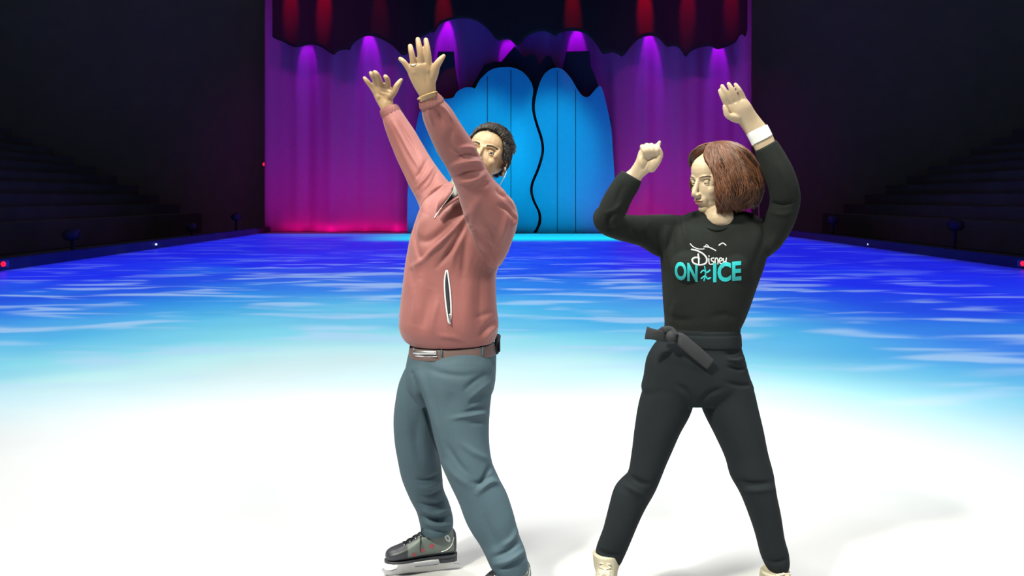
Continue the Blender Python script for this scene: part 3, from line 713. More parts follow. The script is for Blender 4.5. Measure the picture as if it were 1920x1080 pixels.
    nl_ = [(797, 668, 922, 667, 3.265, .098), (789, 702, 927, 700, 3.235, .122), (796, 750, 920, 750, 3.22, .118), (806, 795, 918, 797, 3.20, .108), (817, 838, 919, 835, 3.18, .098), (829, 875, 924, 868, 3.16, .09), (846, 912, 936, 896, 3.15, .083), (862, 945, 951, 926, 3.14, .077), (880, 984, 963, 964, 3.13, .072), (898, 1016, 972, 1000, 3.13, .068), (912, 1044, 984, 1028, 3.12, .068), (922, 1064, 990, 1054, 3.12, .066), (930, 1076, 989, 1070, 3.12, .063)]
    wa = [(772, 643, 926, 640, 3.27, .108), (768, 655, 929, 652, 3.27, .113), (764, 672, 930, 672, 3.27, .122), (760, 700, 929, 700, 3.27, .132), (768, 735, 924, 735, 3.27, .125), (790, 765, 905, 765, 3.26, .09)]
    tb = MB(); tb.loft(fl, 6, 32); tb.loft(nl_, 6, 36, 2.2); tb.loft(wa, 6, 40, 2.3)
    me = remesh(tb, .0042, 4)
    S = [([(773, 700), (785, 735), (798, 768), (812, 815), (825, 860)], 3.5, -.010), ([(783, 690), (800, 740), (815, 790), (832, 850)], 7, .005), ([(918, 700), (890, 715), (868, 735)], 6, -.006), ([(925, 712), (900, 730), (878, 750)], 5, .006), ([(922, 740), (900, 745), (880, 760)], 5, -.006), ([(918, 775), (890, 778), (845, 785)], 4, .007), ([(918, 765), (895, 768), (870, 774)], 4, -.006), ([(918, 800), (905, 790), (880, 792)], 5, -.005),
         ([(800, 690), (830, 700), (870, 705), (905, 698)], 6, -.004), ([(850, 735), (842, 765), (850, 790)], 12, -.004), ([(835, 830), (860, 870), (880, 890)], 6, -.005), ([(830, 860), (850, 888), (880, 912)], 6, .006), ([(922, 870), (910, 895), (895, 912)], 5, -.009), ([(918, 862), (890, 850), (865, 830)], 6, .005), ([(938, 905), (915, 905), (895, 925)], 5, .008), ([(925, 890), (905, 905), (885, 905)], 4, -.006),
         ([(868, 945), (880, 985), (900, 1020)], 6, .005), ([(905, 960), (920, 1000), (940, 1035)], 10, -.004), ([(980, 1010), (950, 1035), (925, 1045)], 5, -.008), ([(986, 1030), (955, 1050), (928, 1058)], 4, .009), ([(988, 1045), (960, 1060), (935, 1068)], 4, -.008), ([(972, 985), (960, 1010), (940, 1025)], 5, .006),
         ([(826, 888), (805, 898), (780, 900)], 4, -.005), ([(830, 900), (810, 912), (785, 915)], 4, .005), ([(832, 915), (812, 928), (790, 930)], 4, -.005), ([(848, 950), (820, 962), (790, 955)], 5, .009), ([(848, 966), (822, 975), (792, 968)], 4, -.010), ([(850, 985), (820, 985), (795, 980)], 4, .007), ([(835, 940), (815, 946), (785, 942)], 4, -.006), ([(845, 996), (820, 996), (796, 992)], 3, -.004),
         ([(752, 700), (756, 760), (765, 820)], 9, .004), ([(785, 780), (780, 830), (790, 870)], 9, -.004)]
    folds(me, S); wrinkle(me, .0028, 8, (1, 1, .7), 31)
    tr = link_mesh('trousers', me, M_trou, root); tt = bvh_of(me, worldloc(root))
    strip_on(tt, [(927, 678), (922, 700), (918, 730)], .0012, M_trou, 'pocket_seam', tr, .0008)
    # belt with buckle and clip
    bm_ = MB(); rr = [(769, 648, 927, 643, 3.27, .117), (768, 650, 928, 645, 3.27, .120), (766, 666, 930, 660, 3.27, .124), (767, 669, 930, 663, 3.27, .121)]
    bm_.loft(rr, 3, 48, 2.3); bl = bm_.build('belt', M_belt, root); bt = bvh_of(bl.data, worldloc(root))
    bk = MB(); pts = [lay_on(bt, a, b, .004) for a, b in [(775, 653), (819, 655), (820, 669), (780, 668), (775, 653)]]
    bk.tube(pts, .0032, 8, 1); bk.build('buckle', M_steel, bl)
    bk = MB(); pts = [lay_on(bt, a, 661+(a-800)*.02, .0025) for a in np.linspace(777, 819, 9)]; bk.tube(pts, .0085, 10, 1, False); bk.build('buckle_plate', M_steel, bl)
    for x in (828, 905):
        bk = MB(); q = [lay_on(bt, x, y, .004) for y in (652, 658, 666)]
        bk.tube([p for p in q if p is not None], .004, 8); bk.build('belt_loop', M_trou, bl)
    cp = MB(); cp.box((0, 0, 0), (.010, .030, .034), Matrix.Translation(Vector(P(932, 645, 3.29))) @ Matrix.Rotation(.12, 4, 'Y')); cp.box((0, 0, 0), (.004, .022, .02), Matrix.Translation(Vector(P(936, 650, 3.27)))); cp.build('belt_pack', M_dark, bl, bevel=.004)

    # ---- body: head, neck, hands and the limbs inside the clothes, one surface
    b = MB()
    HM = Matrix.Translation(Vector(P(909, 290, 3.33))) @ Matrix.Rotation(math.radians(-12.5), 4, 'Y').inverted() @ Matrix.Identity(4)
    HM = Matrix.Translation(Vector(P(910, 298, 3.33))) @ Matrix.Rotation(math.radians(15), 4, 'Y') @ Matrix.Rotation(math.radians(-13), 4, 'Z') @ Matrix.Rotation(math.radians(-17), 4, 'X') @ Matrix.Scale(1.0, 4)
    head_prims(b, HM)
    b.tube([P(876, 420, 3.30), P(878, 375, 3.30), tuple(HM @ Vector((0, .01, -.075)))], [.075, .058, .054], 24, 4)
    b.loft(body_r, 3, 24, 2.2, .84); b.loft([r for r in near[2:]], 3, 20, 2, .72); b.loft(far[2:], 3, 20, 2, .72)
    b.loft(fl, 3, 20, 2, .72); b.loft(nl_, 3, 20, 2, .72); b.loft(wa, 3, 24, 2, .84)
    # near hand: back of the left hand, open
    b.loft([(803, 232, 838, 214, 2.88, .022), (792, 201, 820, 187, 2.85, .022), (787, 182, 818, 172, 2.83, .0215), (779, 168, 817, 160, 2.82, .0215), (771, 153, 817, 148, 2.81, .019), (765, 139, 815, 136, 2.80, .016), (765, 127, 811, 124, 2.79, .0135), (771, 121, 807, 117, 2.785, .010)], 5, 28, 2.5)
    finger(b, [(772, 136, 2.80), (763, 124, 2.79), (756, 115, 2.785), (750.5, 110.5, 2.79)], [0.0118, 0.0095, 0.0085, 0.0074])
    finger(b, [(778, 130, 2.80), (774, 111, 2.785), (771, 96, 2.78), (769.2, 86.5, 2.785)], [0.0118, 0.0103, 0.0094, 0.0081])
    finger(b, [(791, 130, 2.80), (789, 106, 2.78), (786, 88, 2.775), (783.6, 74, 2.78)], [0.0123, 0.0110, 0.0099, 0.0083])
    finger(b, [(804, 132, 2.80), (803, 108, 2.78), (801, 90, 2.775), (798.6, 75, 2.78)], [0.0123, 0.0108, 0.0096, 0.0081])
    finger(b, [(804, 160, 2.825), (813, 140, 2.80), (818, 124, 2.785), (826, 112, 2.78), (832, 105, 2.785)], [0.0179, 0.0151, 0.0129, 0.0103, 0.0069])
    for c, r in [((776, 133), .009), ((788, 127), .0085), ((803, 128), .0085)]: b.ell(tuple(P(c[0]+1, c[1]+2, 2.79)), (r, .009, r))
    # far hand: palm of the right hand, open
    b.loft([(727, 236, 752, 226, 3.55, .022), (717, 211, 740, 201, 3.56, .0215), (711, 200, 737, 190, 3.56, .021), (704, 187, 738, 178, 3.56, .021), (699, 175, 736, 168, 3.555, .02), (698, 166, 732, 160, 3.55, .017), (701, 159, 726, 155, 3.55, .012)], 5, 28, 2.5)
    finger(b, [(704, 172, 3.55), (696, 162, 3.54), (688, 152, 3.53), (683.5, 146.5, 3.53)], [0.0133, 0.0104, 0.0093, 0.0078])
    finger(b, [(708, 165, 3.55), (703, 151, 3.53), (698, 141, 3.51), (695.2, 137, 3.51)], [0.0133, 0.0114, 0.0104, 0.0085])
    finger(b, [(715, 165, 3.55), (711, 149, 3.52), (706, 139, 3.50), (702.6, 135, 3.50)], [0.0136, 0.0117, 0.0104, 0.0087])
    finger(b, [(727, 164, 3.55), (727, 153, 3.52), (724.5, 146, 3.50), (722.4, 143.5, 3.50)], [0.0136, 0.0114, 0.0104, 0.0089])
    finger(b, [(728, 183, 3.555), (738, 172, 3.54), (745, 160, 3.53), (749, 154, 3.53), (752.5, 149.5, 3.53)], [0.0180, 0.0154, 0.0122, 0.0101, 0.0072])
    b.ell(tuple(P(731, 176, 3.545)), (.018, .018, .024)); b.ell(tuple(P(710, 180, 3.55)), (.013, .015, .020))
    me = remesh(b, .0031, 3)
    Mi = HM.inverted(); shape_face(me, Mi, HM, 1)
    S = [([(803, 128), (802, 136)], 2, .0012), ([(712, 168), (720, 172), (733, 176)], 1.6, -.0025), ([(708, 176), (718, 180), (722, 190)], 1.6, -.002), ([(728, 165), (723, 175), (722, 190)], 2, -.002),
         ([(783, 137), (788, 148), (793, 160)], 2.5, -.0012), ([(797, 135), (799, 148), (800, 160)], 2.5, -.0012)]
    folds(me, S)
    me.materials.clear()
    bo = link_mesh('body', me, [M_skinA, M_lip], root)
    off = np.array(worldloc(root)); 
    mT = Mi @ Matrix.Translation(Vector(off)); color_lips(me, mT, 1)
    lm = MB(); lids(lm, HM, .10); tm = lm.mesh('l'); tm.transform(Matrix.Translation(-Vector(off)))
    bm = bmesh.new(); bm.from_mesh(me); bm.from_mesh(tm); bm.to_mesh(me); bm.free(); me.polygons.foreach_set('use_smooth', [True]*len(me.polygons))
    eyes(HM, root, (math.radians(12), math.radians(10))); brows(HM, root, .002, None, bvh_of(me, off))
    # finger nails, ring, bracelet, ear piece
    nb = MB()
    rg = MB(); c = P(775.5, 121.5, 2.786); ax = (P(771, 100, 2.782)-c); ax /= np.linalg.norm(ax); u = np.cross(ax, [0, 1, 0]); u /= np.linalg.norm(u); v = np.cross(ax, u)
    rg.tube([c+.0112*(u*math.cos(a)+v*math.sin(a)) for a in np.linspace(0, 2*PI, 25)], .0013, 8, 1, False); rg.build('ring', M_steel, root)
    br = MB(); L0, R0 = P(783.5, 186, 2.833), P(819.5, 172.5, 2.828); c = (L0+R0)/2; a_ = (R0-L0)/2
    n_ = 44
    for i in range(n_):
        t = 2*PI*i/n_; p = c+a_*math.cos(t)+np.array([0, .0285, 0])*math.sin(t); br.ell(tuple(p), (.0028, .0028, .0022), None, 6)
    br.build('bracelet', M_gold, root)
    ep = MB(); e0 = HM @ Vector((.083, .004, -.016)); ep.tube([e0, e0+Vector((.004, -.01, -.02)), P(937, 348, 3.30), P(936, 358, 3.30)], .0012, 6, 4); ep.ell(tuple(e0), (.005, .005, .006)); ep.build('earpiece', M_white_tape, root)

    # ---- hair
    hb = MB(); hm = HM
    def surf(az, el, off=0):   # az 0 = face, el from crown
        x = math.sin(el)*math.sin(az); y = -math.sin(el)*math.cos(az); z = math.cos(el)
        rx, ry, rz = .078+off, (.096 if y > 0 else .112)+off, .088+off
        return Vector((x*rx, .012+y*ry*.98, .036+z*rz))
    vs_ = []; fs = []; NA, NE = 48, 22
    def elmax(az):
        a = abs((az+PI) % (2*PI)-PI)
        return float(np.interp(a, [0, .35, .62, .80, .95, 1.25, 1.42, 1.8, 2.4, PI], [.98, 1.0, 1.08, 1.25, 1.52, 2.02, 2.15, 2.1, 2.35, 2.4]))
    for i in range(NA):
        az = 2*PI*i/NA; em = elmax(az)
        for k in range(NE+1):
            el = em*k/NE; top = max(0, math.cos(el)); vs_.append(hm @ surf(az, el, .004+.010*top**1.0*(1-k/NE*.5)-.016*max(0, (k/NE-.72)/.28)**1.4))
    for i in range(NA):
        for k in range(NE): a = i*(NE+1)+k; c_ = ((i+1) % NA)*(NE+1)+k; fs.append((a, a+1, c_+1, c_))
    inner = len(vs_)
    hb.add(vs_, fs)
    rr = random.Random(3)
    for q in range(4200):
        az = rr.uniform(-PI, PI); em = elmax(az); el = em*math.sqrt(rr.random())*.99; a = abs(az); root_ = surf(az, el, .003 if el < 1.25 else .008)
        topness = max(0, 1-el/1.25)
        if el < 1.25 and True:   # long on top, combed back and to the side
            L_ = .028+.012*rr.random(); front = max(0, math.cos(az))*min(1, el/.9)
            dirv = Vector((.35+rr.uniform(-.25, .25), .75, .35+.75*front+rr.uniform(-.1, .15)))
            nrm = (root_-Vector((0, .01, .03))).normalized(); dirv = (dirv+nrm*(.15+.35*front)).normalized()
            p1 = root_+dirv*L_*.5+nrm*.004; p2 = surf(az, el, .0)+dirv*L_+Vector((0, .004, -.006))
            k = (p2-Vector((0, .012, .036))); 
            if k.length < .098: p2 = Vector((0, .012, .036))+k.normalized()*(.094+.010*rr.random())
            hb.tube([hm @ root_, hm @ p1, hm @ p2], [.0012, .0011, .0002], 4, 3, False)
        else:
            nrm = (root_-Vector((0, .01, .0))).normalized(); dirv = (Vector((0, .45, -.8))+nrm*.25).normalized()
            hb.tube([hm @ root_, hm @ (root_+dirv*.007+nrm*.0015), hm @ (root_+dirv*.013+nrm*.001)], [.0009, .0007, .0002], 4, 1, False)
    hb.build('hair', M_hairA, root)

    # ---- skates
    skate(root, skate_matrix(792, 3.43, math.radians(180+15)), 'left-hand skate of the man, seen from its side', 'man')
    skate(root, skate_matrix(934, 3.10, math.radians(180+38)), 'right-hand skate of the man, mostly below the frame', 'man')
    return root
man = build_man()

# ============================ the woman ============================
def build_woman():
    root = empty('person', (P(1310, 0, 3.12)[0], 3.12, 0), 'person in black sweatshirt with teal lettering and black trousers, auburn hair, arms raised', 'person')
    body_r = [(1245, 634, 1386, 634, 3.13, .090), (1246, 614, 1388, 616, 3.13, .092), (1246, 596, 1395, 600, 3.13, .098), (1243, 560, 1408, 565, 3.13, .108), (1241, 522, 1420, 528, 3.13, .116), (1239, 488, 1430, 495, 3.13, .118), (1238, 458, 1440, 460, 3.13, .112), (1246, 432, 1440, 432, 3.14, .095), (1262, 419, 1430, 421, 3.15, .078), (1284, 412, 1414, 416, 3.16, .058)]
    ra = [(1167, 320, 1203, 340, 2.98, .032), (1153, 334, 1197, 356, 2.985, .037), (1133, 366, 1184, 378, 3.0, .041), (1118, 400, 1172, 402, 3.02, .046), (1113, 418, 1160, 400, 3.04, .046), (1126, 436, 1170, 403, 3.06, .047), (1158, 450, 1188, 404, 3.09, .048), (1200, 462, 1222, 403, 3.11, .054), (1236, 482, 1254, 402, 3.13, .062), (1270, 480, 1282, 404, 3.13, .062)]
    la = [(1416, 283, 1455, 262, 3.02, .033), (1422, 300, 1470, 285, 3.02, .039), (1432, 328, 1487, 316, 3.02, .043), (1442, 358, 1498, 350, 3.03, .047), (1444, 382, 1500, 378, 3.05, .048), (1438, 402, 1492, 408, 3.07, .050), (1428, 420, 1478, 440, 3.10, .056), (1412, 436, 1457, 468, 3.12, .062), (1396, 446, 1428, 486, 3.13, .05)]
    j = MB(); j.loft(body_r, 6, 40, 2.3); j.loft(ra, 6, 28); j.loft(la, 6, 28)
    # bust
    for x in (1292, 1372): j.ell(tuple(P(x, 500, 3.055)), (.062, .055, .062))
    me = remesh(j, .0042, 5)
    S = [([(1278, 405), (1284, 430), (1290, 460)], 5, .005), ([(1268, 410), (1262, 440), (1262, 480)], 5, -.005), ([(1250, 420), (1248, 450), (1254, 500)], 5, .004), ([(1236, 425), (1234, 450), (1244, 490)], 4, -.004), ([(1220, 410), (1212, 430), (1222, 455)], 5, .004), ([(1190, 408), (1186, 430), (1196, 450)], 5, -.004),
         ([(1150, 395), (1140, 415), (1146, 435)], 5, -.007), ([(1165, 380), (1150, 395), (1135, 400)], 4, .004), ([(1170, 345), (1160, 365), (1155, 385)], 5, -.003), ([(1440, 380), (1465, 384), (1490, 378)], 4, -.006), ([(1440, 395), (1465, 402), (1488, 398)], 5, .004), ([(1455, 300), (1470, 330), (1480, 360)], 7, .004),
         ([(1440, 430), (1425, 470), (1405, 520)], 8, -.004), ([(1455, 440), (1436, 490), (1415, 535)], 5, .003), ([(1385, 600), (1360, 590), (1330, 596)], 6, -.003), ([(1250, 590), (1275, 600), (1300, 598)], 6, -.003), ([(1270, 560), (1262, 590), (1262, 612)], 6, .003)]
    folds(me, S); wrinkle(me, .0018, 8, (1, 1, .7), 77)
    sw = link_mesh('sweatshirt', me, M_knit, root); st = bvh_of(me, worldloc(root))
    nk = MB(); cc = P(1352, 410, 3.10); pts = [P(1308, 409, 3.12), P(1316, 418, 3.075), P(1328, 427, 3.045), P(1345, 431, 3.035), P(1362, 427, 3.045), P(1376, 418, 3.075), P(1386, 409, 3.12), P(1370, 404, 3.19), P(1345, 403, 3.21), P(1322, 404, 3.19), P(1308, 409, 3.12)]
    nk.tube(pts, .0055, 8, 6, False); nk.build('neck_band', M_knit, sw)
    # ---- lettering printed on the front
    def text_print(body, x0, x1, ytop, ybot, m, name, arc=0.0, bold=.0):
        cu = bpy.data.curves.new('t', 'FONT'); cu.body = body; cu.size = 1; cu.offset = bold; cu.resolution_u = 4; to = bpy.data.objects.new('t', cu); COL.objects.link(to)
        dg = bpy.context.evaluated_depsgraph_get(); tm = bpy.data.meshes.new_from_object(to.evaluated_get(dg)); bpy.data.objects.remove(to)
        bm = bmesh.new(); bm.from_mesh(tm); bmesh.ops.triangulate(bm, faces=bm.faces)
        xs = [v.co.x for v in bm.verts]; ys = [v.co.y for v in bm.verts]; mx, Mx, my, My = min(xs), max(xs), min(ys), max(ys)
        for k in np.linspace(mx, Mx, 22)[1:-1]: bmesh.ops.bisect_plane(bm, geom=bm.verts[:]+bm.edges[:]+bm.faces[:], plane_co=(k, 0, 0), plane_no=(1, 0, 0))
        for k in np.linspace(my, My, 9)[1:-1]: bmesh.ops.bisect_plane(bm, geom=bm.verts[:]+bm.edges[:]+bm.faces[:], plane_co=(0, k, 0), plane_no=(0, 1, 0))
        for v in bm.verts:
            u = (v.co.x-mx)/(Mx-mx); t = (v.co.y-my)/(My-my); px = x0+(x1-x0)*u; py = ybot+(ytop-ybot)*t+arc*(u-.5)
            q = lay_on(st, px, py, .0016); v.co = q if q is not None else Vector(P(px, py, 3.0))
        me2 = bpy.data.meshes.new(name); bm.to_mesh(me2); bm.free(); bpy.data.meshes.remove(tm)
        return link_mesh(name, me2, m, sw, smooth=False)
    text_print('ON', 1265, 1308, 492, 527, M_teal, 'lettering', 5, .035)
    text_print('ICE', 1337, 1390, 491, 528, M_teal, 'lettering', -4, .035)
    sk = MB()   # small flourish between the words
    for pts, wd in [([(1314, 511), (1319, 507), (1325, 511), (1331, 507)], .0032), ([(1315, 522), (1322, 518), (1327, 523), (1332, 521)], .0032), ([(1321, 500), (1323, 512), (1320, 526)], .0028)]:
        strip_on(st, pts, wd, None, None, None, -.001, mb=sk)
    sk.build('lettering', M_teal, sw)
    wl = MB()
    def ws(pts, wd): strip_on(st, pts, wd, None, None, None, -.0012, mb=wl, sub=5)
    # script word "Disney"
    W_ = .0034
    ws([(1297, 468), (1306, 470), (1318, 476), (1325, 485), (1323, 494), (1312, 497), (1301, 494), (1298, 487), (1304, 483), (1311, 485)], W_)
    ws([(1309, 477), (1310, 486), (1310, 494)], W_)
    ws([(1329, 485), (1329, 490), (1330, 495)], .0026); ws([(1329, 480), (1329.5, 481)], .0024)
    ws([(1338, 484), (1334, 485), (1334, 489), (1338, 491), (1337, 495), (1332, 496)], .0026)
    ws([(1341, 495), (1341, 486), (1344, 484), (1346, 488), (1346, 495)], .0026)
    ws([(1349, 490), (1354, 488), (1352, 484), (1349, 486), (1349, 492), (1353, 495), (1356, 493)], .0026)
    ws([(1356, 485), (1357, 491), (1361, 491)], .0026); ws([(1362, 484), (1360, 494), (1355, 501), (1350, 500), (1354, 496), (1362, 492)], .0026)
    ws([(1294, 457), (1300, 463), (1310, 467), (1320, 467)], .0022); ws([(1320, 463), (1330, 464), (1342, 470)], .0024); ws([(1321, 463), (1325, 459), (1330, 464)], .0018); ws([(1348, 460), (1355, 456), (1361, 460)], .0026)
    wl.build('script_lettering', M_print, sw)

    # ---- trousers and sash
    ll = [(1225, 690, 1320, 700, 3.13, .098), (1206, 728, 1306, 735, 3.13, .098), (1196, 765, 1294, 775, 3.13, .092), (1190, 805, 1274, 812, 3.13, .085), (1184, 850, 1254, 856, 3.13, .076), (1176, 890, 1238, 894, 3.13, .070), (1153, 914, 1225, 925, 3.14, .066), (1142, 948, 1207, 958, 3.14, .062), (1132, 990, 1188, 1000, 3.14, .056), (1119, 1024, 1174, 1034, 3.15, .050), (1117, 1038, 1166, 1052, 3.15, .046), (1122, 1047, 1162, 1058, 3.15, .042)]
    rl = [(1300, 700, 1400, 690, 3.13, .098), (1308, 738, 1412, 728, 3.13, .098), (1320, 775, 1420, 762, 3.12, .092), (1340, 815, 1430, 805, 3.11, .086), (1360, 858, 1439, 850, 3.10, .077), (1370, 892, 1449, 888, 3.09, .072), (1386, 922, 1454, 920, 3.08, .067), (1403, 962, 1462, 960, 3.08, .062), (1418, 1006, 1469, 1004, 3.08, .056), (1427, 1042, 1478, 1038, 3.08, .050), (1436, 1062, 1479, 1060, 3.08, .046), (1444, 1071, 1474, 1069, 3.08, .042)]
    wa = [(1246, 612, 1387, 616, 3.13, .096), (1244, 628, 1387, 630, 3.13, .098), (1226, 648, 1389, 650, 3.13, .104), (1213, 672, 1396, 674, 3.13, .112), (1207, 704, 1404, 704, 3.13, .114), (1203, 732, 1412, 730, 3.13, .106), (1225, 756, 1392, 754, 3.13, .08)]
    tb = MB(); tb.loft(ll, 6, 32); tb.loft(rl, 6, 32); tb.loft(wa, 6, 40, 2.3)
    me = remesh(tb, .0042, 5)
    S = [([(1250, 630), (1300, 640), (1340, 640), (1386, 634)], 4, .004), ([(1388, 655), (1375, 662), (1360, 662)], 3, -.006), ([(1400, 690), (1385, 692), (1365, 688)], 3, -.006), ([(1394, 672), (1380, 676), (1364, 674)], 3, .006), ([(1410, 722), (1385, 722), (1360, 716)], 4, -.004), ([(1300, 756), (1290, 735), (1270, 722)], 5, -.005), ([(1312, 756), (1330, 738), (1355, 728)], 5, -.005), ([(1180, 892), (1200, 905), (1222, 908)], 5, -.006), ([(1165, 905), (1190, 920), (1215, 930)], 5, .004), ([(1375, 900), (1410, 908), (1446, 905)], 5, -.006), ([(1385, 920), (1415, 920), (1450, 918)], 5, .004), ([(1425, 1045), (1450, 1055), (1476, 1048)], 4, -.005), ([(1120, 1030), (1140, 1040), (1165, 1040)], 4, -.004)]
    folds(me, S); wrinkle(me, .0018, 7, (1, 1, .7), 131)
    tr = link_mesh('trousers', me, M_crepe, root); tt = bvh_of(me, worldloc(root))
    sh = MB(); sh.loft([(1245, 622, 1387, 624, 3.13, .101), (1244, 626, 1388, 628, 3.13, .104), (1240, 642, 1389, 644, 3.13, .106), (1238, 646, 1389, 648, 3.13, .103)], 4, 48, 2.3); so = sh.build('sash', M_crepe, root)
    bw = MB()
    def ribbon(pts, widths, ths=.006):
        X_ = catmull(np.array([list(P(*p))+[w_] for p, w_ in zip(pts, widths)]), 6); rings = []
        T_ = np.gradient(X_[:, :3], axis=0)
        for i in range(len(X_)):
            t = T_[i]/np.linalg.norm(T_[i]); side = np.cross(t, [0, 1, 0]); side /= np.linalg.norm(side)+1e-9; nn = np.cross(side, t)
            rings.append([X_[i, :3]+side*X_[i, 3]*math.copysign(abs(math.cos(a))**.6, math.cos(a))+nn*ths*math.sin(a) for a in [2*PI*j/16 for j in range(16)]])
        bw.grid_tube(rings)
    ribbon([(1256, 634, 3.025), (1240, 630, 3.01), (1226, 627, 3.0), (1211, 624, 3.0)], [.016, .020, .018, .022])
    ribbon([(1262, 632, 3.02), (1275, 636, 3.005), (1290, 648, 3.0), (1310, 665, 3.0), (1332, 684, 3.005)], [.016, .022, .022, .022, .020])
    ribbon([(1236, 622, 3.03), (1246, 618, 3.01), (1258, 620, 3.01), (1266, 630, 3.0)], [.008, .012, .014, .012], .008)
    bw.ell(tuple(P(1258, 631, 3.0)), (.018, .016, .020)); bw.build('sash_knot', mat('sash_satin', (.015, .017, .021), .8, bump=.3, bscale=300), so)

    # ---- body
    b = MB(); sc = .93
    HM = Matrix.Translation(Vector(P(1340, 337, 3.12))) @ Matrix.Rotation(math.radians(2), 4, 'Y') @ Matrix.Rotation(math.radians(-58), 4, 'Z') @ Matrix.Rotation(math.radians(11), 4, 'X') @ Matrix.Scale(sc, 4)
    head_prims(b, HM, True)
    b.tube([P(1352, 440, 3.15), P(1352, 405, 3.14), tuple(HM @ Vector((0, .016, -.07)))], [.066, .048, .046], 24, 4)
    b.loft(body_r, 3, 24, 2.2, .84); b.loft(ra[1:], 3, 20, 2, .72); b.loft(la[1:], 3, 20, 2, .72)
    b.loft(ll, 3, 20, 2, .72); b.loft(rl, 3, 20, 2, .72); b.loft(wa, 3, 24, 2, .84)
    b.ell(tuple(P(1346, 409, 3.105)), (.056, .070, .050))
    # right hand: loose fist, palm side to the camera
    b.loft([(1164, 350, 1188, 360, 2.985, .019), (1172, 326, 1201, 340, 2.98, .022), (1181, 318, 1207, 331, 2.975, .0205), (1191, 303, 1222, 318, 2.965, .021), (1195, 292, 1233, 304, 2.96, .022), (1198, 283, 1238, 293, 2.96, .022), (1203, 277, 1238, 283, 2.965, .017)], 5, 28, 2.5)
    for i, (kx, ky, tx, ty, r) in enumerate([(1205, 275, 1210, 292, .0086), (1213.5, 272.5, 1217.5, 291, .0088), (1222, 272.5, 1225, 290, .0088), (1232.5, 273, 1232, 289, .0086)]):
        finger(b, [(kx+1, ky+12, 2.985), (kx-1, ky+1, 2.965), (kx+.5, ky+1.5, 2.938), ((kx+tx)/2, (ky+ty)/2, 2.925), (tx, ty-1, 2.937)], [r, r, r*.98, r*.93, r*.82])
    finger(b, [(1229, 283, 2.96), (1233, 275, 2.95), (1235.5, 269, 2.945), (1237, 266, 2.945)], [.0095, .0085, .007, .0055])
    finger(b, [(1222, 316, 2.955), (1232, 303, 2.945), (1238, 290, 2.937), (1236, 281, 2.93)], [.014, .0125, .0105, .0085])
    b.ell(tuple(P(1224, 306, 2.948)), (.017, .016, .024)); b.ell(tuple(P(1203, 302, 2.95)), (.013, .014, .022))
    # left hand: above the head, fingers together and thumb dropped
    b.loft([(1430, 305, 1462, 292, 3.02, .022), (1413, 276, 1450, 258, 3.02, .023), (1402, 256, 1440, 240, 3.015, .021), (1390, 238, 1424, 220, 3.01, .020), (1379, 224, 1414, 206, 3.0, .019), (1369, 212, 1407, 194, 2.99, .018), (1361, 200, 1399, 184, 2.985, .014)], 5, 28, 2.5)
    finger(b, [(1366, 206, 2.99), (1360, 192, 2.98), (1354, 180, 2.97), (1349.5, 170, 2.97)], [.0105, .0094, .0085, .0068])
    finger(b, [(1376, 202, 2.99), (1368, 186, 2.975), (1360, 172, 2.965), (1354, 161.5, 2.965)], [.0105, .0098, .0088, .0072])
    finger(b, [(1386, 197, 2.99), (1379, 182, 2.975), (1372, 168, 2.965), (1366, 157.5, 2.965)], [.0108, .0100, .0090, .0072])
    finger(b, [(1396, 192, 2.99), (1391, 178, 2.98), (1385, 167, 2.97), (1379, 158.5, 2.97)], [.0104, .0094, .0084, .0068])
    finger(b, [(1386, 222, 3.0), (1373, 220, 2.975), (1364, 216, 2.965), (1360, 206, 2.96), (1358, 199, 2.958)], [.015, .0125, .0105, .0088, .0062])
    finger(b, [(1384, 224, 3.0), (1374, 222, 2.985)], [.014, .012])
    me = remesh(b, .0031, 3); Mi = HM.inverted(); shape_face(me, Mi, HM, sc)
    folds(me, [([(1214, 294), (1213, 305), (1205, 318)], 1.5, -.003), ([(1207, 296), (1216, 300), (1226, 296)], 1.6, -.003)])
    bo = link_mesh('body', me, [M_skinB, M_lip], root); off = Vector(worldloc(root)); color_lips(me, Mi @ Matrix.Translation(off), 1)
    lm = MB(); lids(lm, HM, .50); tm = lm.mesh('l'); tm.transform(Matrix.Translation(-off))
    bm = bmesh.new(); bm.from_mesh(me); bm.from_mesh(tm); bm.to_mesh(me); bm.free(); me.polygons.foreach_set('use_smooth', [True]*len(me.polygons))
    eyes(HM, root, (math.radians(-6), math.radians(14))); brows(HM, root, .0, mat('brown_brow', (.10, .05, .03), .8), bvh_of(me, off), True)
    wb = MB(); wb.loft([(1399, 252, 1438, 234, 3.015, .0235), (1401, 255, 1440, 237, 3.015, .0245), (1409, 270, 1447, 251, 3.018, .0250), (1410, 273, 1448, 254, 3.018, .0240)], 4, 28, 2.4); wb.build('wristband', M_white_tape, root, label='pale wristband between hand and sleeve')

    # ---- hair: wavy bob
    hb = MB(); rr = random.Random(11); C0 = Vector((0, .018, .034))
    def surf(az, el, off):
        x = math.sin(el)*math.sin(az); y = -math.sin(el)*math.cos(az); z = math.cos(el)
        return C0+Vector((x*(.078+off), y*(.098+off), z*(.088+off)))
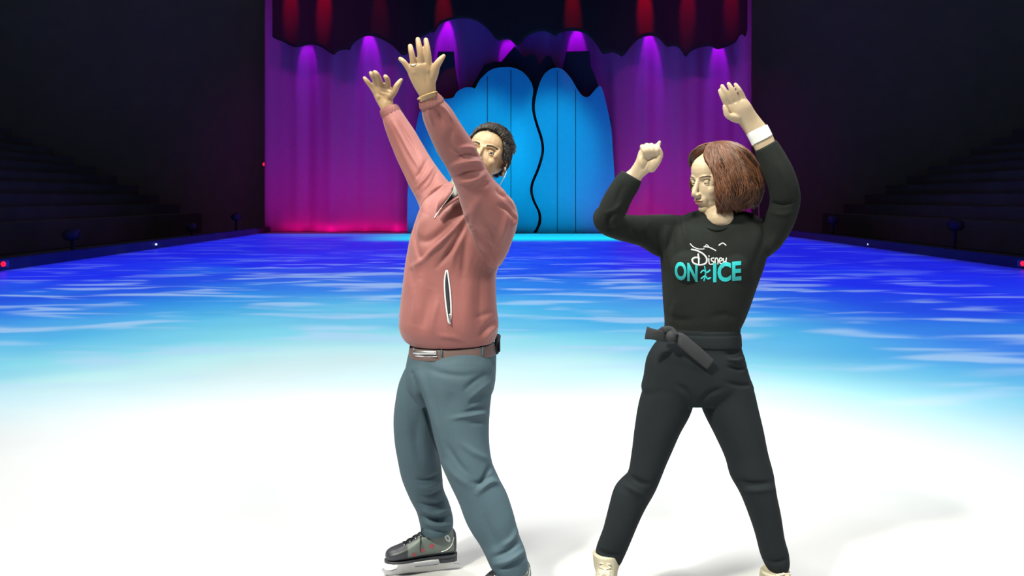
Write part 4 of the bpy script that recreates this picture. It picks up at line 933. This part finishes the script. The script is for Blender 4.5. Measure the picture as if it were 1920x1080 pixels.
    def hairpoint(az, t, off, ph, clump):
        """t 0 at the parting, 1 at the tips"""
        s = 1 if az >= 0 else -1; a0 = abs(az)
        amin = .98 if s > 0 else 1.75
        a = a0+(max(a0, amin)-a0)*min(1, t*2.1)**.8+clump*min(1, t*4); off = off+.020*max(0, -math.cos(a))*min(1, t*2)+(.011 if clump else 0)*(1-min(1, t*1.5))
        el = .10+t*3.2
        if el < 1.5: p = surf(s*a, el, off*(.35+.65*el/1.5)); 
        else:
            drop = (el-1.5)/1.8; base = surf(s*a, 1.5, off*1.0); out = Vector((math.sin(s*a), -math.cos(s*a), 0))
            p = base+Vector((0, 0, -.165*drop))+out*(.028*math.sin(drop*2.6)-.030*drop**2.5)
        w_ = math.sin(t*11+ph)*.015*min(1, t*1.6); out = Vector((math.sin(s*a), -math.cos(s*a), 0)); tan = Vector((math.cos(s*a), math.sin(s*a), 0))
        return p+tan*w_+out*math.sin(t*10+ph*1.7)*.013*min(1, t*1.6)
    NC = 84
    clumps = [(PI*(-1+2*(k+.5)/NC)+rr.uniform(-.05, .05), rr.uniform(0, 6.28), rr.uniform(.82, 1.04)) for k in range(NC)]
    for az, ph, ln_ in clumps:      # big locks give the volume
        s = 1 if az >= 0 else -1
        for off, r in ((.010, .016), (.018, .014)):
            pts = [hm_ for hm_ in [HM @ hairpoint(az, t*ln_*(.93 if off > .015 else 1), off, ph, 0) for t in np.linspace(0.02, 1, 13)]]
            hb.tube(pts, [r*.5, r*.9, r, r*1.05, r*1.05, r*1.05, r*1.05, r*1.05, r, r*.95, r*.8, r*.55, r*.2], 9, 1, False, mi=1)
    for q in range(6500):
        az, ph, ln_ = clumps[rr.randrange(NC)]; az2 = az+rr.gauss(0, .055); off = rr.uniform(.025, .038); L1 = ln_*rr.uniform(.9, 1.03)
        if az2*az < 0: az2 = az
        jt_ = rr.uniform(-.15, .06)
        pts = [HM @ hairpoint(az2, t*L1, off, ph+rr.gauss(0, .22), jt_) for t in np.linspace(0.015, 1, 15)]
        hb.tube(pts, [.0010]*12+[.0009, .0007, .0002], 4, 1, False)
    hb.build('hair', [M_hairB, mat('auburn_underlayer', (.05, .018, .010), .6, spec=.2)], root)
    skate(root, skate_matrix(1134, 3.085, math.radians(-90-12)), 'cream skate on the foot nearer the man', 'woman')
    skate(root, skate_matrix(1473, 3.01, math.radians(-90+14)), 'cream skate on the foot farther from the man', 'woman', .158)
    return root
woman = build_woman()
